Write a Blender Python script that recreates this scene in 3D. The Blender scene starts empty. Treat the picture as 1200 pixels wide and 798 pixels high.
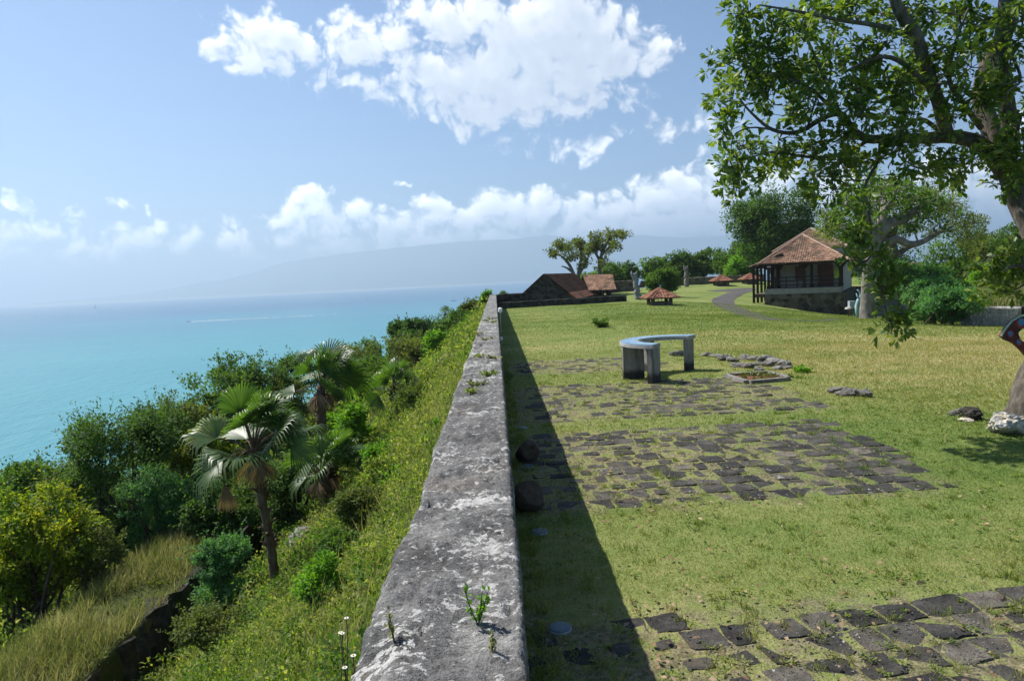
import bpy, bmesh, math, random
import numpy as np
from mathutils import Vector, Matrix

scn = bpy.context.scene
COL = scn.collection
RNG = np.random.default_rng(11)
rad = math.radians

# ------------------------------------------------------------------ camera model
FPX = 800.0
RHO, TH, PSI, EYE = rad(2.77), math.atan(70.9 / 800.0), rad(1.18), 2.65
cF = np.array([math.sin(PSI) * math.cos(TH), math.cos(PSI) * math.cos(TH), -math.sin(TH)])
_r0 = np.array([math.cos(PSI), -math.sin(PSI), 0.0])
_u0 = np.cross(_r0, cF)
cR = math.cos(RHO) * _r0 - math.sin(RHO) * _u0
cU = math.cos(RHO) * _u0 + math.sin(RHO) * _r0
CAM = np.array([0.0, 0.0, EYE])


def ray(px, py):
    return cF + (px - 600.0) / FPX * cR - (py - 399.0) / FPX * cU


def P(px, py, D):
    """point on the sight line of a photograph pixel, D metres down the wall"""
    d = ray(px, py)
    return CAM + d * (D / d[1])


def G(px, py, z=0.0):
    d = ray(px, py)
    return CAM + d * ((z - EYE) / d[2])


# ------------------------------------------------------------------ numpy noise
def _hash(ix, iy, iz, seed):
    h = (ix * 374761393 + iy * 668265263 + iz * 1103515245 + seed * 1274126177) & 0xFFFFFFFF
    h = ((h ^ (h >> 13)) * 1274126177) & 0xFFFFFFFF
    h = ((h ^ (h >> 15)) * 2246822519) & 0xFFFFFFFF
    return ((h ^ (h >> 16)) & 0xFFFFFF) / float(0xFFFFFF)


def vnoise(p, seed=0):
    p = np.asarray(p, dtype=np.float64)
    i = np.floor(p).astype(np.int64)
    f = p - i
    u = f * f * (3 - 2 * f)
    out = np.zeros(len(p))
    for dx in (0, 1):
        wx = u[:, 0] if dx else 1 - u[:, 0]
        for dy in (0, 1):
            wy = u[:, 1] if dy else 1 - u[:, 1]
            for dz in (0, 1):
                wz = u[:, 2] if dz else 1 - u[:, 2]
                out += wx * wy * wz * _hash(i[:, 0] + dx, i[:, 1] + dy, i[:, 2] + dz, seed)
    return out * 2 - 1


def fbm(p, octv=4, seed=0, gain=0.5, lac=2.03):
    p = np.asarray(p, dtype=np.float64)
    a, s, n = 1.0, 0.0, 0.0
    for k in range(octv):
        s = s + a * vnoise(p, seed + k * 17)
        n += a
        a *= gain
        p = p * lac + 3.7
    return s / n


def fbm2(x, y, sc, octv=4, seed=0, gain=0.5):
    x, y = np.broadcast_arrays(np.asarray(x, float), np.asarray(y, float))
    sh = x.shape
    p = np.stack([x.ravel() * sc, y.ravel() * sc, np.full(x.size, 0.37)], 1)
    return fbm(p, octv, seed, gain).reshape(sh)


def sstep(a, b, x):
    t = np.clip((np.asarray(x, float) - a) / (b - a), 0, 1)
    return t * t * (3 - 2 * t)


# ------------------------------------------------------------------ mesh helpers
def link(o, parent=None):
    COL.objects.link(o)
    if parent is not None:
        o.parent = parent
    return o


def obj(name, verts, faces, mat, parent=None, smooth=False):
    me = bpy.data.meshes.new(name)
    me.from_pydata([tuple(map(float, v)) for v in verts], [], [tuple(int(i) for i in f) for f in faces])
    me.materials.append(mat)
    if smooth:
        me.polygons.foreach_set('use_smooth', [True] * len(me.polygons))
    me.update()
    return link(bpy.data.objects.new(name, me), parent)


def obj_np(name, co, faces, mat, parent=None, smooth=False):
    """fast mesh: co (N,3), faces (M,k) all of the same size k"""
    me = bpy.data.meshes.new(name)
    co = np.ascontiguousarray(co, dtype=np.float32)
    faces = np.ascontiguousarray(faces, dtype=np.int32)
    m, k = faces.shape
    me.vertices.add(len(co))
    me.vertices.foreach_set('co', co.ravel())
    me.loops.add(m * k)
    me.loops.foreach_set('vertex_index', faces.ravel())
    me.polygons.add(m)
    me.polygons.foreach_set('loop_start', np.arange(0, m * k, k, dtype=np.int32))
    if smooth:
        me.polygons.foreach_set('use_smooth', np.ones(m, dtype=bool))
    me.materials.append(mat)
    me.update(calc_edges=True)
    return link(bpy.data.objects.new(name, me), parent)


def root(name, loc, label, cat, group=None, rz=0.0):
    o = bpy.data.objects.new(name, None)
    o.empty_display_size = 0.2
    o.location = tuple(float(v) for v in loc)
    o.rotation_euler = (0, 0, rz)
    link(o)
    return tag(o, label, cat, group)


def tag(o, label, cat, group=None):
    o['label'] = label
    o['category'] = cat
    if group:
        o['group'] = group
    return o


def kind(o, k):
    o['kind'] = k
    return o


class MB:
    """collects vertices and faces of one mesh"""

    def __init__(self):
        self.v, self.f = [], []

    def add(self, v, f):
        n = len(self.v)
        self.v += [tuple(map(float, p)) for p in v]
        self.f += [tuple(i + n for i in q) for q in f]

    def box(self, lo, hi, M=None):
        (x0, y0, z0), (x1, y1, z1) = lo, hi
        v = [(x0, y0, z0), (x1, y0, z0), (x1, y1, z0), (x0, y1, z0), (x0, y0, z1), (x1, y0, z1), (x1, y1, z1), (x0, y1, z1)]
        if M is not None:
            v = [tuple(M @ Vector(p)) for p in v]
        self.add(v, [(0, 3, 2, 1), (4, 5, 6, 7), (0, 1, 5, 4), (1, 2, 6, 5), (2, 3, 7, 6), (3, 0, 4, 7)])

    def slab(self, quad, t):
        """quad of 4 points thickened downwards by t along its normal"""
        q = [np.array(p, float) for p in quad]
        n = np.cross(q[1] - q[0], q[3] - q[0])
        n /= np.linalg.norm(n)
        if n[2] < 0:
            n = -n
        b = [p - n * t for p in q]
        self.add(q + b, [(0, 1, 2, 3), (7, 6, 5, 4), (0, 4, 5, 1), (1, 5, 6, 2), (2, 6, 7, 3), (3, 7, 4, 0)])

    def tube(self, pts, radii, seg=8, jit=0.0, rng=None, cap=True):
        v, f = tube_np(pts, radii, seg, jit, rng)
        f = [tuple(q) for q in f]
        if cap:
            n = len(pts)
            f.append(tuple(range(seg - 1, -1, -1)))
            f.append(tuple((n - 1) * seg + i for i in range(seg)))
        self.add(v, f)

    def build(self, name, mat, parent=None, smooth=False, bevel=0.0):
        o = obj(name, self.v, self.f, mat, parent, smooth)
        if bevel:
            m = o.modifiers.new('b', 'BEVEL')
            m.width = bevel
            m.segments = 2
            m.limit_method = 'ANGLE'
        return o


def tube_np(pts, radii, seg=8, jit=0.0, rng=None):
    pts = np.asarray(pts, float)
    n = len(pts)
    radii = np.broadcast_to(np.asarray(radii, float), (n,))
    tan = np.gradient(pts, axis=0)
    tan /= np.linalg.norm(tan, axis=1)[:, None] + 1e-9
    ref = np.array([0.0, 0, 1]) if abs(tan[0][2]) < 0.9 else np.array([1.0, 0, 0])
    a = np.cross(ref, tan[0])
    a /= np.linalg.norm(a)
    out = []
    ang = np.linspace(0, 2 * math.pi, seg, endpoint=False)
    for i in range(n):
        a = a - tan[i] * (a @ tan[i])
        a /= np.linalg.norm(a) + 1e-9
        b = np.cross(tan[i], a)
        r = radii[i] * (1 + (jit * rng.uniform(-1, 1, seg) if jit else 0))
        out.append(pts[i] + np.outer(np.cos(ang) * r, a) + np.outer(np.sin(ang) * r, b))
    f = []
    for i in range(n - 1):
        for j in range(seg):
            k = (j + 1) % seg
            f.append((i * seg + j, i * seg + k, (i + 1) * seg + k, (i + 1) * seg + j))
    return np.concatenate(out), f


def smooth_line(pts, rr, n=4):
    """Catmull-Rom refinement of a polyline with radii"""
    pts = np.asarray(pts, float)
    rr = np.asarray(rr, float)
    a = np.concatenate([[2 * pts[0] - pts[1]], pts, [2 * pts[-1] - pts[-2]]])
    out, ro = [], []
    for i in range(len(pts) - 1):
        p0, p1, p2, p3 = a[i], a[i + 1], a[i + 2], a[i + 3]
        for t in np.linspace(0, 1, n, endpoint=False):
            out.append(0.5 * (2 * p1 + (p2 - p0) * t + (2 * p0 - 5 * p1 + 4 * p2 - p3) * t * t + (3 * p1 - p0 - 3 * p2 + p3) * t ** 3))
            ro.append(rr[i] * (1 - t) + rr[i + 1] * t)
    out.append(pts[-1])
    ro.append(rr[-1])
    return np.array(out), np.array(ro)


# ------------------------------------------------------------------ leaves
LEAF_KITE = (np.array([[0, 0, 0], [-0.5, 0.45, 0.10], [0, 1, -0.03], [0.5, 0.45, 0.10]]), np.array([[0, 1, 2, 3]]))
LEAF_OBOV = (np.array([[0, 0, 0], [-0.26, 0.38, 0.05], [-0.46, 0.72, 0.07], [0, 1.0, -0.10], [0.46, 0.72, 0.07], [0.26, 0.38, 0.05], [0, 0.55, 0.0]]),
             np.array([[0, 5, 6, 1], [1, 6, 3, 2], [6, 5, 4, 3]]))
BLADE = (np.array([[-0.5, 0, 0], [0.5, 0, 0], [0, 1, 0]]), np.array([[0, 1, 2]]))
BLADE2 = (np.array([[-0.5, 0, 0], [0.5, 0, 0], [0.38, 0.6, 0.06], [-0.38, 0.6, 0.06], [0.06, 1, 0.26], [-0.06, 1, 0.26]]),
          np.array([[0, 1, 2, 3], [3, 2, 4, 5]]))


def unit(a):
    return a / (np.linalg.norm(a, axis=-1, keepdims=True) + 1e-9)


def leaf_mesh(pos, axis, up, length, width, tmpl):
    """one template per row: y runs along axis, z along up"""
    tv, tf = tmpl
    pos = np.asarray(pos, float)
    n = len(pos)
    y = unit(np.asarray(axis, float))
    x = unit(np.cross(y, up))
    z = np.cross(x, y)
    L = np.broadcast_to(np.asarray(length, float), (n,))[:, None, None]
    W = np.broadcast_to(np.asarray(width, float), (n,))[:, None, None]
    co = pos[:, None, :] + x[:, None, :] * tv[None, :, 0:1] * W + y[:, None, :] * tv[None, :, 1:2] * L + z[:, None, :] * tv[None, :, 2:3] * L
    k = len(tv)
    fa = (tf[None, :, :] + (np.arange(n) * k)[:, None, None]).reshape(-1, tf.shape[1])
    return co.reshape(-1, 3), fa


def rand_unit(rng, n):
    return unit(rng.normal(size=(n, 3)))


def crown_points(rng, clumps, n, shell=0.55, gap=0.0, gscale=1.0, seed=0, flat=0.0):
    """n points through the volume of ellipsoid clumps [(x,y,z,rx,ry,rz)], denser to their skins"""
    c = np.asarray(clumps, float)
    w = (c[:, 3] * c[:, 4] * c[:, 5]) ** (2 / 3)
    idx = rng.choice(len(c), size=n, p=w / w.sum())
    d = rand_unit(rng, n)
    if flat:
        d[:, 2] = np.where(d[:, 2] < 0, d[:, 2] * (1 - flat), d[:, 2])
    r = rng.uniform(shell ** 3, 1.0, n) ** (1 / 3) * (1 + 0.10 * rng.normal(size=n))
    p = c[idx, :3] + d * c[idx, 3:6] * r[:, None]
    if gap:
        m = fbm(p * gscale, 2, seed + 5) > gap
        p, d = p[m], d[m]
    return p, d


def crown_mesh(rng, clumps, n, size, aspect=0.5, shell=0.55, gap=-0.25, gscale=1.2, tmpl=LEAF_KITE, droop=0.0, flat=0.0, seed=0):
    p, d = crown_points(rng, clumps, n, shell, gap, gscale, seed, flat)
    m = len(p)
    ax = unit(d * 0.7 + rand_unit(rng, m) * 0.9 + np.array([0, 0, -droop]))
    up = unit(d * 0.6 + np.array([0, 0, 0.9]) + rand_unit(rng, m) * 0.55)
    L = size * rng.uniform(0.65, 1.35, m)
    return leaf_mesh(p, ax, up, L, L * aspect, tmpl)
# ------------------------------------------------------------------ node helpers
class NT:
    def __init__(self, tree):
        self.t = tree
        self.n = tree.nodes
        self.l = tree.links

    def set(self, sock, v):
        if isinstance(v, bpy.types.NodeSocket):
            self.l.new(v, sock)
        elif v is not None:
            if isinstance(v, (tuple, list)) and len(v) == 3 and sock.type == 'RGBA':
                v = (*v, 1.0)
            sock.default_value = v

    def node(self, typ, ins=None, **props):
        nd = self.n.new(typ)
        for k, v in props.items():
            setattr(nd, k, v)
        for k, v in (ins or {}).items():
            self.set(nd.inputs[k], v)
        return nd

    def math(self, op, a, b=None, c=None, clamp=False):
        nd = self.node('ShaderNodeMath', {0: a}, operation=op, use_clamp=clamp)
        if b is not None:
            self.set(nd.inputs[1], b)
        if c is not None:
            self.set(nd.inputs[2], c)
        return nd.outputs[0]

    def vmath(self, op, a, b=None, out=0):
        nd = self.node('ShaderNodeVectorMath', {0: a}, operation=op)
        if b is not None:
            self.set(nd.inputs[1], b)
        return nd.outputs[out]

    def noise(self, vec, scale, detail=4.0, rough=0.55, dist=0.0, out=0):
        nd = self.node('ShaderNodeTexNoise', {'Scale': scale, 'Detail': detail, 'Roughness': rough, 'Distortion': dist})
        if vec is not None:
            self.set(nd.inputs['Vector'], vec)
        return nd.outputs[out]

    def vor(self, vec, scale, feature='F1', out='Distance', **ins):
        nd = self.node('ShaderNodeTexVoronoi', {'Scale': scale, **ins}, feature=feature)
        if vec is not None:
            self.set(nd.inputs['Vector'], vec)
        return nd.outputs[out]

    def ramp(self, fac, stops, interp='LINEAR'):
        nd = self.node('ShaderNodeValToRGB', {0: fac})
        cr = nd.color_ramp
        cr.interpolation = interp
        while len(cr.elements) < len(stops):
            cr.elements.new(0.5)
        for e, (p, c) in zip(cr.elements, stops):
            e.position = p
            e.color = (*c, 1.0) if not isinstance(c, (int, float)) else (c, c, c, 1.0)
        return nd.outputs[0]

    def mix(self, fac, a, b, blend='MIX'):
        nd = self.node('ShaderNodeMix', data_type='RGBA', blend_type=blend)
        self.set(nd.inputs[0], fac)
        self.set(nd.inputs[6], a)
        self.set(nd.inputs[7], b)
        return nd.outputs[2]

    def rng(self, v, a, b, c=0.0, d=1.0, smooth=True):
        nd = self.node('ShaderNodeMapRange', {0: v, 1: a, 2: b, 3: c, 4: d}, clamp=True)
        if smooth:
            nd.interpolation_type = 'SMOOTHSTEP'
        return nd.outputs[0]

    def coord(self, which='Object'):
        return self.node('ShaderNodeTexCoord').outputs[which]

    def mapping(self, vec, scale=(1, 1, 1), rot=(0, 0, 0), loc=(0, 0, 0)):
        return self.node('ShaderNodeMapping', {'Vector': vec, 'Scale': scale, 'Rotation': rot, 'Location': loc}).outputs[0]

    def bump(self, h, strength=0.5, dist=0.02, normal=None):
        nd = self.node('ShaderNodeBump', {'Height': h, 'Strength': strength, 'Distance': dist})
        if normal is not None:
            self.set(nd.inputs['Normal'], normal)
        return nd.outputs[0]


def material(name, fn):
    m = bpy.data.materials.new(name)
    m.use_nodes = True
    m.node_tree.nodes.clear()
    t = NT(m.node_tree)
    out = t.node('ShaderNodeOutputMaterial')
    sh = fn(t)
    t.l.new(sh, out.inputs['Surface'])
    return m


def bsdf(t, color, rough=0.8, normal=None, spec=0.3, metal=0.0, **kw):
    nd = t.node('ShaderNodeBsdfPrincipled', {'Base Color': color, 'Roughness': rough, 'Specular IOR Level': spec, 'Metallic': metal})
    if normal is not None:
        t.set(nd.inputs['Normal'], normal)
    for k, v in kw.items():
        t.set(nd.inputs[k], v)
    return nd.outputs[0]


def foliage(name, cols, trans=0.35, rough=0.45, spec=0.35, cl=0.6, tcol=None):
    """leaf material: colour per leaf and per clump, light passes through"""

    def fn(t):
        geo = t.node('ShaderNodeNewGeometry')
        r = geo.outputs['Random Per Island']
        n = t.noise(t.coord('Object'), cl, 3.0, 0.6)
        n = t.rng(n, 0.3, 0.7)
        v = t.math('ADD', t.math('MULTIPLY', r, 0.6), t.math('MULTIPLY', n, 0.4))
        k = len(cols) - 1
        c = t.ramp(v, [(i / k * 0.8 + 0.1, cc) for i, cc in enumerate(cols)])
        b = bsdf(t, c, rough, None, spec)
        tr = t.node('ShaderNodeBsdfTranslucent', {'Color': t.mix(1.0, c, tcol or (1.5, 1.6, 0.5), 'MULTIPLY')}).outputs[0]
        return t.node('ShaderNodeMixShader', {0: trans, 1: b, 2: tr}).outputs[0]

    return material(name, fn)


# ------------------------------------------------------------------ render settings
cy = scn.cycles
scn.render.engine = 'CYCLES'
cy.max_bounces = 6
cy.diffuse_bounces = 3
cy.glossy_bounces = 2
cy.transmission_bounces = 3
cy.volume_bounces = 1
cy.transparent_max_bounces = 6
cy.caustics_reflective = False
cy.caustics_refractive = False
cy.use_adaptive_sampling = True
cy.adaptive_threshold = 0.015
cy.use_denoising = True
try:
    cy.denoiser = 'OPENIMAGEDENOISE'
except Exception:
    pass
cy.sample_clamp_indirect = 6.0
vs = scn.view_settings
vs.view_transform = 'Standard'
vs.look = 'None'
vs.exposure = 0.80
vs.gamma = 1.0

# ------------------------------------------------------------------ camera
cam = bpy.data.cameras.new('camera')
cam.lens = 24.0
cam.sensor_width = 36.0
cam.sensor_fit = 'HORIZONTAL'
cam.clip_start = 0.05
cam.clip_end = 200000.0
co_ = link(bpy.data.objects.new('camera', cam))
Mx = Matrix(((cR[0], cU[0], -cF[0], 0), (cR[1], cU[1], -cF[1], 0), (cR[2], cU[2], -cF[2], EYE), (0, 0, 0, 1)))
co_.matrix_world = Mx
scn.camera = co_

# ------------------------------------------------------------------ sun and sky
SUN_AZ, SUN_EL = rad(-57.0), rad(51.0)        # azimuth measured from the wall's direction towards the land side
sd = Vector((math.sin(SUN_AZ) * math.cos(SUN_EL), math.cos(SUN_AZ) * math.cos(SUN_EL), math.sin(SUN_EL)))
sun = bpy.data.lights.new('sun', 'SUN')
sun.energy = 5.0
sun.angle = rad(0.5)
sun.color = (1.0, 0.955, 0.88)
so = link(bpy.data.objects.new('sun', sun))
so.location = (0, 0, 60)
so.rotation_euler = sd.to_track_quat('Z', 'Y').to_euler()

world = bpy.data.worlds.new('World')
scn.world = world
world.use_nodes = True
wt = NT(world.node_tree)
wt.n.clear()


def azel(px, py):
    d = unit(ray(px, py))
    return math.degrees(math.atan2(d[0], d[1])), math.degrees(math.asin(d[2]))


# cumulus: centre x, y and half sizes in photograph pixels, thickness
CLOUDS = [
    (310, 50, 60, 44, 1.0), (283, 68, 30, 26, 0.8), (350, 62, 42, 22, 0.8),
    (448, 46, 70, 38, 1.0), (405, 66, 42, 26, 0.8), (530, 16, 65, 34, 1.1), (498, 8, 50, 28, 0.8), (405, 95, 40, 14, 0.4),
    (645, 62, 120, 66, 1.3), (575, 95, 120, 48, 1.2), (690, 84, 95, 48, 1.1), (478, 105, 58, 28, 0.9),
    (600, 112, 125, 40, 1.0), (655, 6, 66, 40, 1.1), (742, 78, 50, 46, 0.9), (575, 134, 66, 26, 0.7), (620, 70, 60, 40, 0.8),
    (682, 174, 34, 18, 0.6), (598, 168, 56, 9, 0.35), (805, 146, 60, 16, 0.4), (832, 138, 40, 14, 0.4), (826, 170, 24, 9, 0.35),
    (352, 246, 42, 24, 0.85), (400, 258, 66, 22, 0.9), (470, 264, 76, 20, 0.9), (540, 256, 76, 24, 0.95), (608, 250, 74, 30, 1.0),
    (672, 257, 64, 26, 1.0), (735, 258, 70, 26, 1.0), (800, 232, 60, 34, 1.0), (848, 222, 50, 34, 1.0), (795, 262, 100, 28, 1.0),
    (600, 282, 330, 26, 0.8), (260, 285, 130, 20, 0.6), (150, 272, 70, 14, 0.55), (152, 245, 32, 9, 0.5), (16, 246, 28, 15, 0.5),
    (30, 272, 70, 16, 0.5), (80, 256, 22, 11, 0.4), (260, 257, 22, 8, 0.4), (110, 295, 140, 20, 0.5),
    (950, 215, 90, 26, 0.7), (1060, 222, 80, 32, 0.8), (1140, 222, 90, 36, 0.8), (1210, 245, 70, 40, 0.9), (1000, 250, 200, 40, 1.0),
    (480, 216, 25, 5, 0.3), (1290, 140, 110, 60, 1.0), (-90, 200, 80, 30, 0.8), (-150, 260, 150, 30, 0.8),
]

def cloud_group(name, wd, vd, fd):
    """cloud thickness at (azimuth, elevation) in degrees; three cloud puffs are evaluated per vector operation"""
    grp = bpy.data.node_groups.new(name, 'ShaderNodeTree')
    grp.interface.new_socket('v', in_out='INPUT', socket_type='NodeSocketVector')
    grp.interface.new_socket('field', in_out='OUTPUT', socket_type='NodeSocketFloat')
    gt = NT(grp)
    gi = gt.node('NodeGroupInput').outputs[0]
    go_ = gt.node('NodeGroupOutput')

    def noise2(scale, det, ro, out):
        return gt.node('ShaderNodeTexNoise', {'Vector': gi, 'Scale': scale, 'Detail': det, 'Roughness': ro}, noise_dimensions='2D').outputs[out]

    wv = gt.vmath('MULTIPLY', gt.vmath('SUBTRACT', noise2(0.20, wd, 0.6, 1), (0.5, 0.5, 0.5)), (4.0, 3.2, 0.0))
    pv = gt.vmath('ADD', gi, wv)
    sp = gt.node('ShaderNodeSeparateXYZ', {0: pv})
    X = gt.node('ShaderNodeCombineXYZ', {0: sp.outputs[0], 1: sp.outputs[0], 2: sp.outputs[0]}).outputs[0]
    Y = gt.node('ShaderNodeCombineXYZ', {0: sp.outputs[1], 1: sp.outputs[1], 2: sp.outputs[1]}).outputs[0]

    def mad(a, b, c):
        nd = gt.node('ShaderNodeVectorMath', {0: a}, operation='MULTIPLY_ADD')
        gt.set(nd.inputs[1], b)
        gt.set(nd.inputs[2], c)
        return nd.outputs[0]

    bl = []
    for (bx, by, rx, ry, s) in CLOUDS:
        a0, e0 = azel(bx, by)
        a1, _ = azel(bx + 20, by)
        _, e1 = azel(bx, by - 20)
        bl.append((a0, e0, 1 / (rx * abs(a1 - a0) / 20 * 1.2), 1 / (ry * abs(e1 - e0) / 20 * 1.2), s))
    while len(bl) % 3:
        bl.append(bl[-1])
    m = None
    for i in range(0, len(bl), 3):
        t3 = bl[i:i + 3]
        ra, re = tuple(q[2] for q in t3), tuple(q[3] for q in t3)
        qx = mad(X, ra, tuple(-q[0] * q[2] for q in t3))
        qy = mad(Y, re, tuple(-q[1] * q[3] for q in t3))
        ln = mad(qx, qx, gt.vmath('MULTIPLY', qy, qy))
        f = mad(ln, tuple(-q[4] for q in t3), tuple(q[4] for q in t3))
        m = f if m is None else gt.vmath('MAXIMUM', m, f)
    ms = gt.node('ShaderNodeSeparateXYZ', {0: m})
    mm = gt.math('SMOOTH_MAX', gt.math('SMOOTH_MAX', ms.outputs[0], ms.outputs[1], 0.3), ms.outputs[2], 0.3)
    mm = gt.math('MAXIMUM', mm, -1.5)
    vo = gt.node('ShaderNodeTexVoronoi', {'Vector': pv, 'Scale': 0.40, 'Detail': vd, 'Roughness': 0.55, 'Lacunarity': 2.3, 'Smoothness': 0.3},
                 voronoi_dimensions='2D', feature='SMOOTH_F1').outputs['Distance']
    fld = gt.math('ADD', mm, gt.math('MULTIPLY_ADD', vo, -1.0, 0.56))
    if fd:
        fld = gt.math('ADD', fld, gt.math('MULTIPLY', gt.math('SUBTRACT', noise2(0.6, fd, 0.62, 0), 0.5), 1.1))
    gt.l.new(fld, go_.inputs[0])
    return grp


def field(v, g):
    nd = wt.node('ShaderNodeGroup')
    nd.node_tree = g
    wt.set(nd.inputs[0], v)
    return nd.outputs[0]


g_fine, g_mid = cloud_group('cloud_field', 3.0, 2.0, 6.0), cloud_group('cloud_shade', 2.0, 1.0, 0.0)
world.cycles.sampling_method = 'MANUAL'
world.cycles.sample_map_resolution = 256
gen = wt.coord('Generated')
sx = wt.node('ShaderNodeSeparateXYZ', {0: gen})
az = wt.math('MULTIPLY', wt.math('ARCTAN2', sx.outputs[0], sx.outputs[1]), 57.29578)
el = wt.math('MULTIPLY', wt.math('ARCSINE', sx.outputs[2]), 57.29578)
cv = wt.node('ShaderNodeCombineXYZ', {0: az, 1: el, 2: 0.0}).outputs[0]
f0 = field(cv, g_fine)
f1 = field(wt.vmath('ADD', cv, (-0.45, 0.7, 0.0)), g_mid)
f2 = field(wt.vmath('ADD', cv, (-1.3, 2.2, 0.0)), g_mid)
low = wt.rng(el, 13.0, 6.0, 1.0, 1.8)                       # low clouds brightened in their colour so the bank shows through the haze
dens = wt.rng(f0, -0.04, 0.72)
thick = wt.math('ADD', wt.math('MAXIMUM', f1, 0.0), wt.math('MULTIPLY', wt.math('MAXIMUM', f2, 0.0), 0.8))
light = wt.math('EXPONENT', wt.math('MULTIPLY', thick, -0.85))
sky = wt.node('ShaderNodeTexSky', sky_type='NISHITA', sun_disc=False, sun_elevation=SUN_EL, sun_rotation=SUN_AZ,
              altitude=0.0, air_density=1.0, dust_density=0.35, ozone_density=4.0)
wt.l.new(gen, sky.inputs[0])
ccol = wt.mix(light, (5.0, 5.8, 7.1), (13.6, 13.4, 13.1))
ccol = wt.mix(1.0, ccol, wt.node('ShaderNodeCombineColor', {0: low, 1: low, 2: low}).outputs[0], 'MULTIPLY')
final = wt.mix(wt.math('MULTIPLY', dens, 0.96), wt.mix(1.0, sky.outputs[0], (0.70, 0.84, 0.97), 'MULTIPLY'), ccol)
bg = wt.node('ShaderNodeBackground', {'Color': final, 'Strength': 0.069})
wo = wt.node('ShaderNodeOutputWorld')
wt.l.new(bg.outputs[0], wo.inputs['Surface'])

# ------------------------------------------------------------------ air, sea, far coast
SEA_Z = EYE - 50.0


def haze_fn(name):
    mm = bpy.data.materials.new(name)
    mm.use_nodes = True
    mm.node_tree.nodes.clear()
    t = NT(mm.node_tree)
    out = t.node('ShaderNodeOutputMaterial')
    pvn = t.node('ShaderNodeVolumePrincipled', {'Color': (0.50, 0.61, 0.73), 'Density': HAZE_DENS, 'Anisotropy': 0.35})
    pvn.inputs['Density Attribute'].default_value = ''
    pvn.inputs['Temperature Attribute'].default_value = ''
    t.l.new(pvn.outputs[0], out.inputs['Volume'])
    return mm


HAZE_DENS = 1.8e-4
hb = MB()
hb.box((-30000, -6000, SEA_Z - 1.5), (30000, 26000, 985.0))
kind(hb.build('haze', haze_fn('haze_air')), 'stuff')


def sea_fn(t):
    pos = t.node('ShaderNodeNewGeometry').outputs['Position']
    s = t.node('ShaderNodeSeparateXYZ', {0: pos})
    dist = t.vmath('LENGTH', pos, None, 1)
    big = t.noise(t.mapping(pos, (0.0016, 0.0009, 0.0)), 1.0, 4.0, 0.6, 0.6)
    band = t.noise(t.mapping(pos, (0.00025, 0.0012, 0.0), (0, 0, 0.35)), 1.0, 3.0, 0.5, 0.4)
    d = t.math('ADD', t.math('DIVIDE', dist, 2600.0), t.math('MULTIPLY', t.math('SUBTRACT', band, 0.5), 1.3))
    c = t.ramp(d, [(0.0, (0.046, 0.245, 0.270)), (0.25, (0.024, 0.195, 0.240)), (0.6, (0.012, 0.130, 0.210)), (1.0, (0.008, 0.080, 0.170))])
    c = t.mix(t.rng(big, 0.40, 0.65, 0.0, 0.45), c, (0.010, 0.120, 0.190))
    streak = t.noise(t.mapping(pos, (0.0035, 0.022, 0.0), (0, 0, 0.25)), 1.0, 4.0, 0.6)
    c = t.mix(t.rng(streak, 0.52, 0.72, 0.0, 0.35), c, (0.060, 0.300, 0.320))
    w = t.noise(t.mapping(pos, (0.10, 0.045, 0.1), (0, 0, 0.5)), 1.0, 5.0, 0.62)
    w2 = t.noise(t.mapping(pos, (0.7, 0.32, 0.7), (0, 0, 0.3)), 1.0, 4.0, 0.6)
    h = t.math('ADD', t.math('MULTIPLY', w, 1.6), t.math('MULTIPLY', w2, 0.35))
    caps = t.rng(t.noise(t.mapping(pos, (0.16, 0.09, 0.1), (0, 0, 0.4)), 1.0, 6.0, 0.7), 0.735, 0.76)
    c = t.mix(t.math('MULTIPLY', caps, 0.6), c, (0.6, 0.65, 0.66))
    return bsdf(t, c, 0.32, t.bump(h, 0.8, 1.0), 0.30)


sea_m = material('sea_water', sea_fn)
kind(obj('sea', [(-29000, -5900, SEA_Z), (29000, -5900, SEA_Z), (29000, 25000, SEA_Z), (-29000, 25000, SEA_Z)], [(0, 1, 2, 3)], sea_m), 'structure')


def mtn_fn(t):
    pos = t.node('ShaderNodeNewGeometry').outputs['Position']
    n = t.noise(t.mapping(pos, (0.0012, 0.0012, 0.004)), 1.0, 6.0, 0.65)
    c = t.ramp(n, [(0.3, (0.028, 0.050, 0.026)), (0.55, (0.045, 0.075, 0.03)), (0.75, (0.10, 0.12, 0.06))])
    z = t.node('ShaderNodeSeparateXYZ', {0: pos}).outputs[2]
    town = t.math('MULTIPLY', t.rng(t.vor(pos, 0.011), 0.10, 0.06), t.rng(z, SEA_Z + 330, SEA_Z + 30))
    town = t.math('MULTIPLY', town, t.rng(t.noise(pos, 0.0009, 2.0), 0.42, 0.55))
    c = t.mix(town, c, (0.62, 0.60, 0.56))
    shore = t.rng(z, SEA_Z + 24, SEA_Z + 12)
    c = t.mix(t.math('MULTIPLY', shore, 0.7), c, (0.5, 0.47, 0.40))
    return bsdf(t, c, 0.9)


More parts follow.
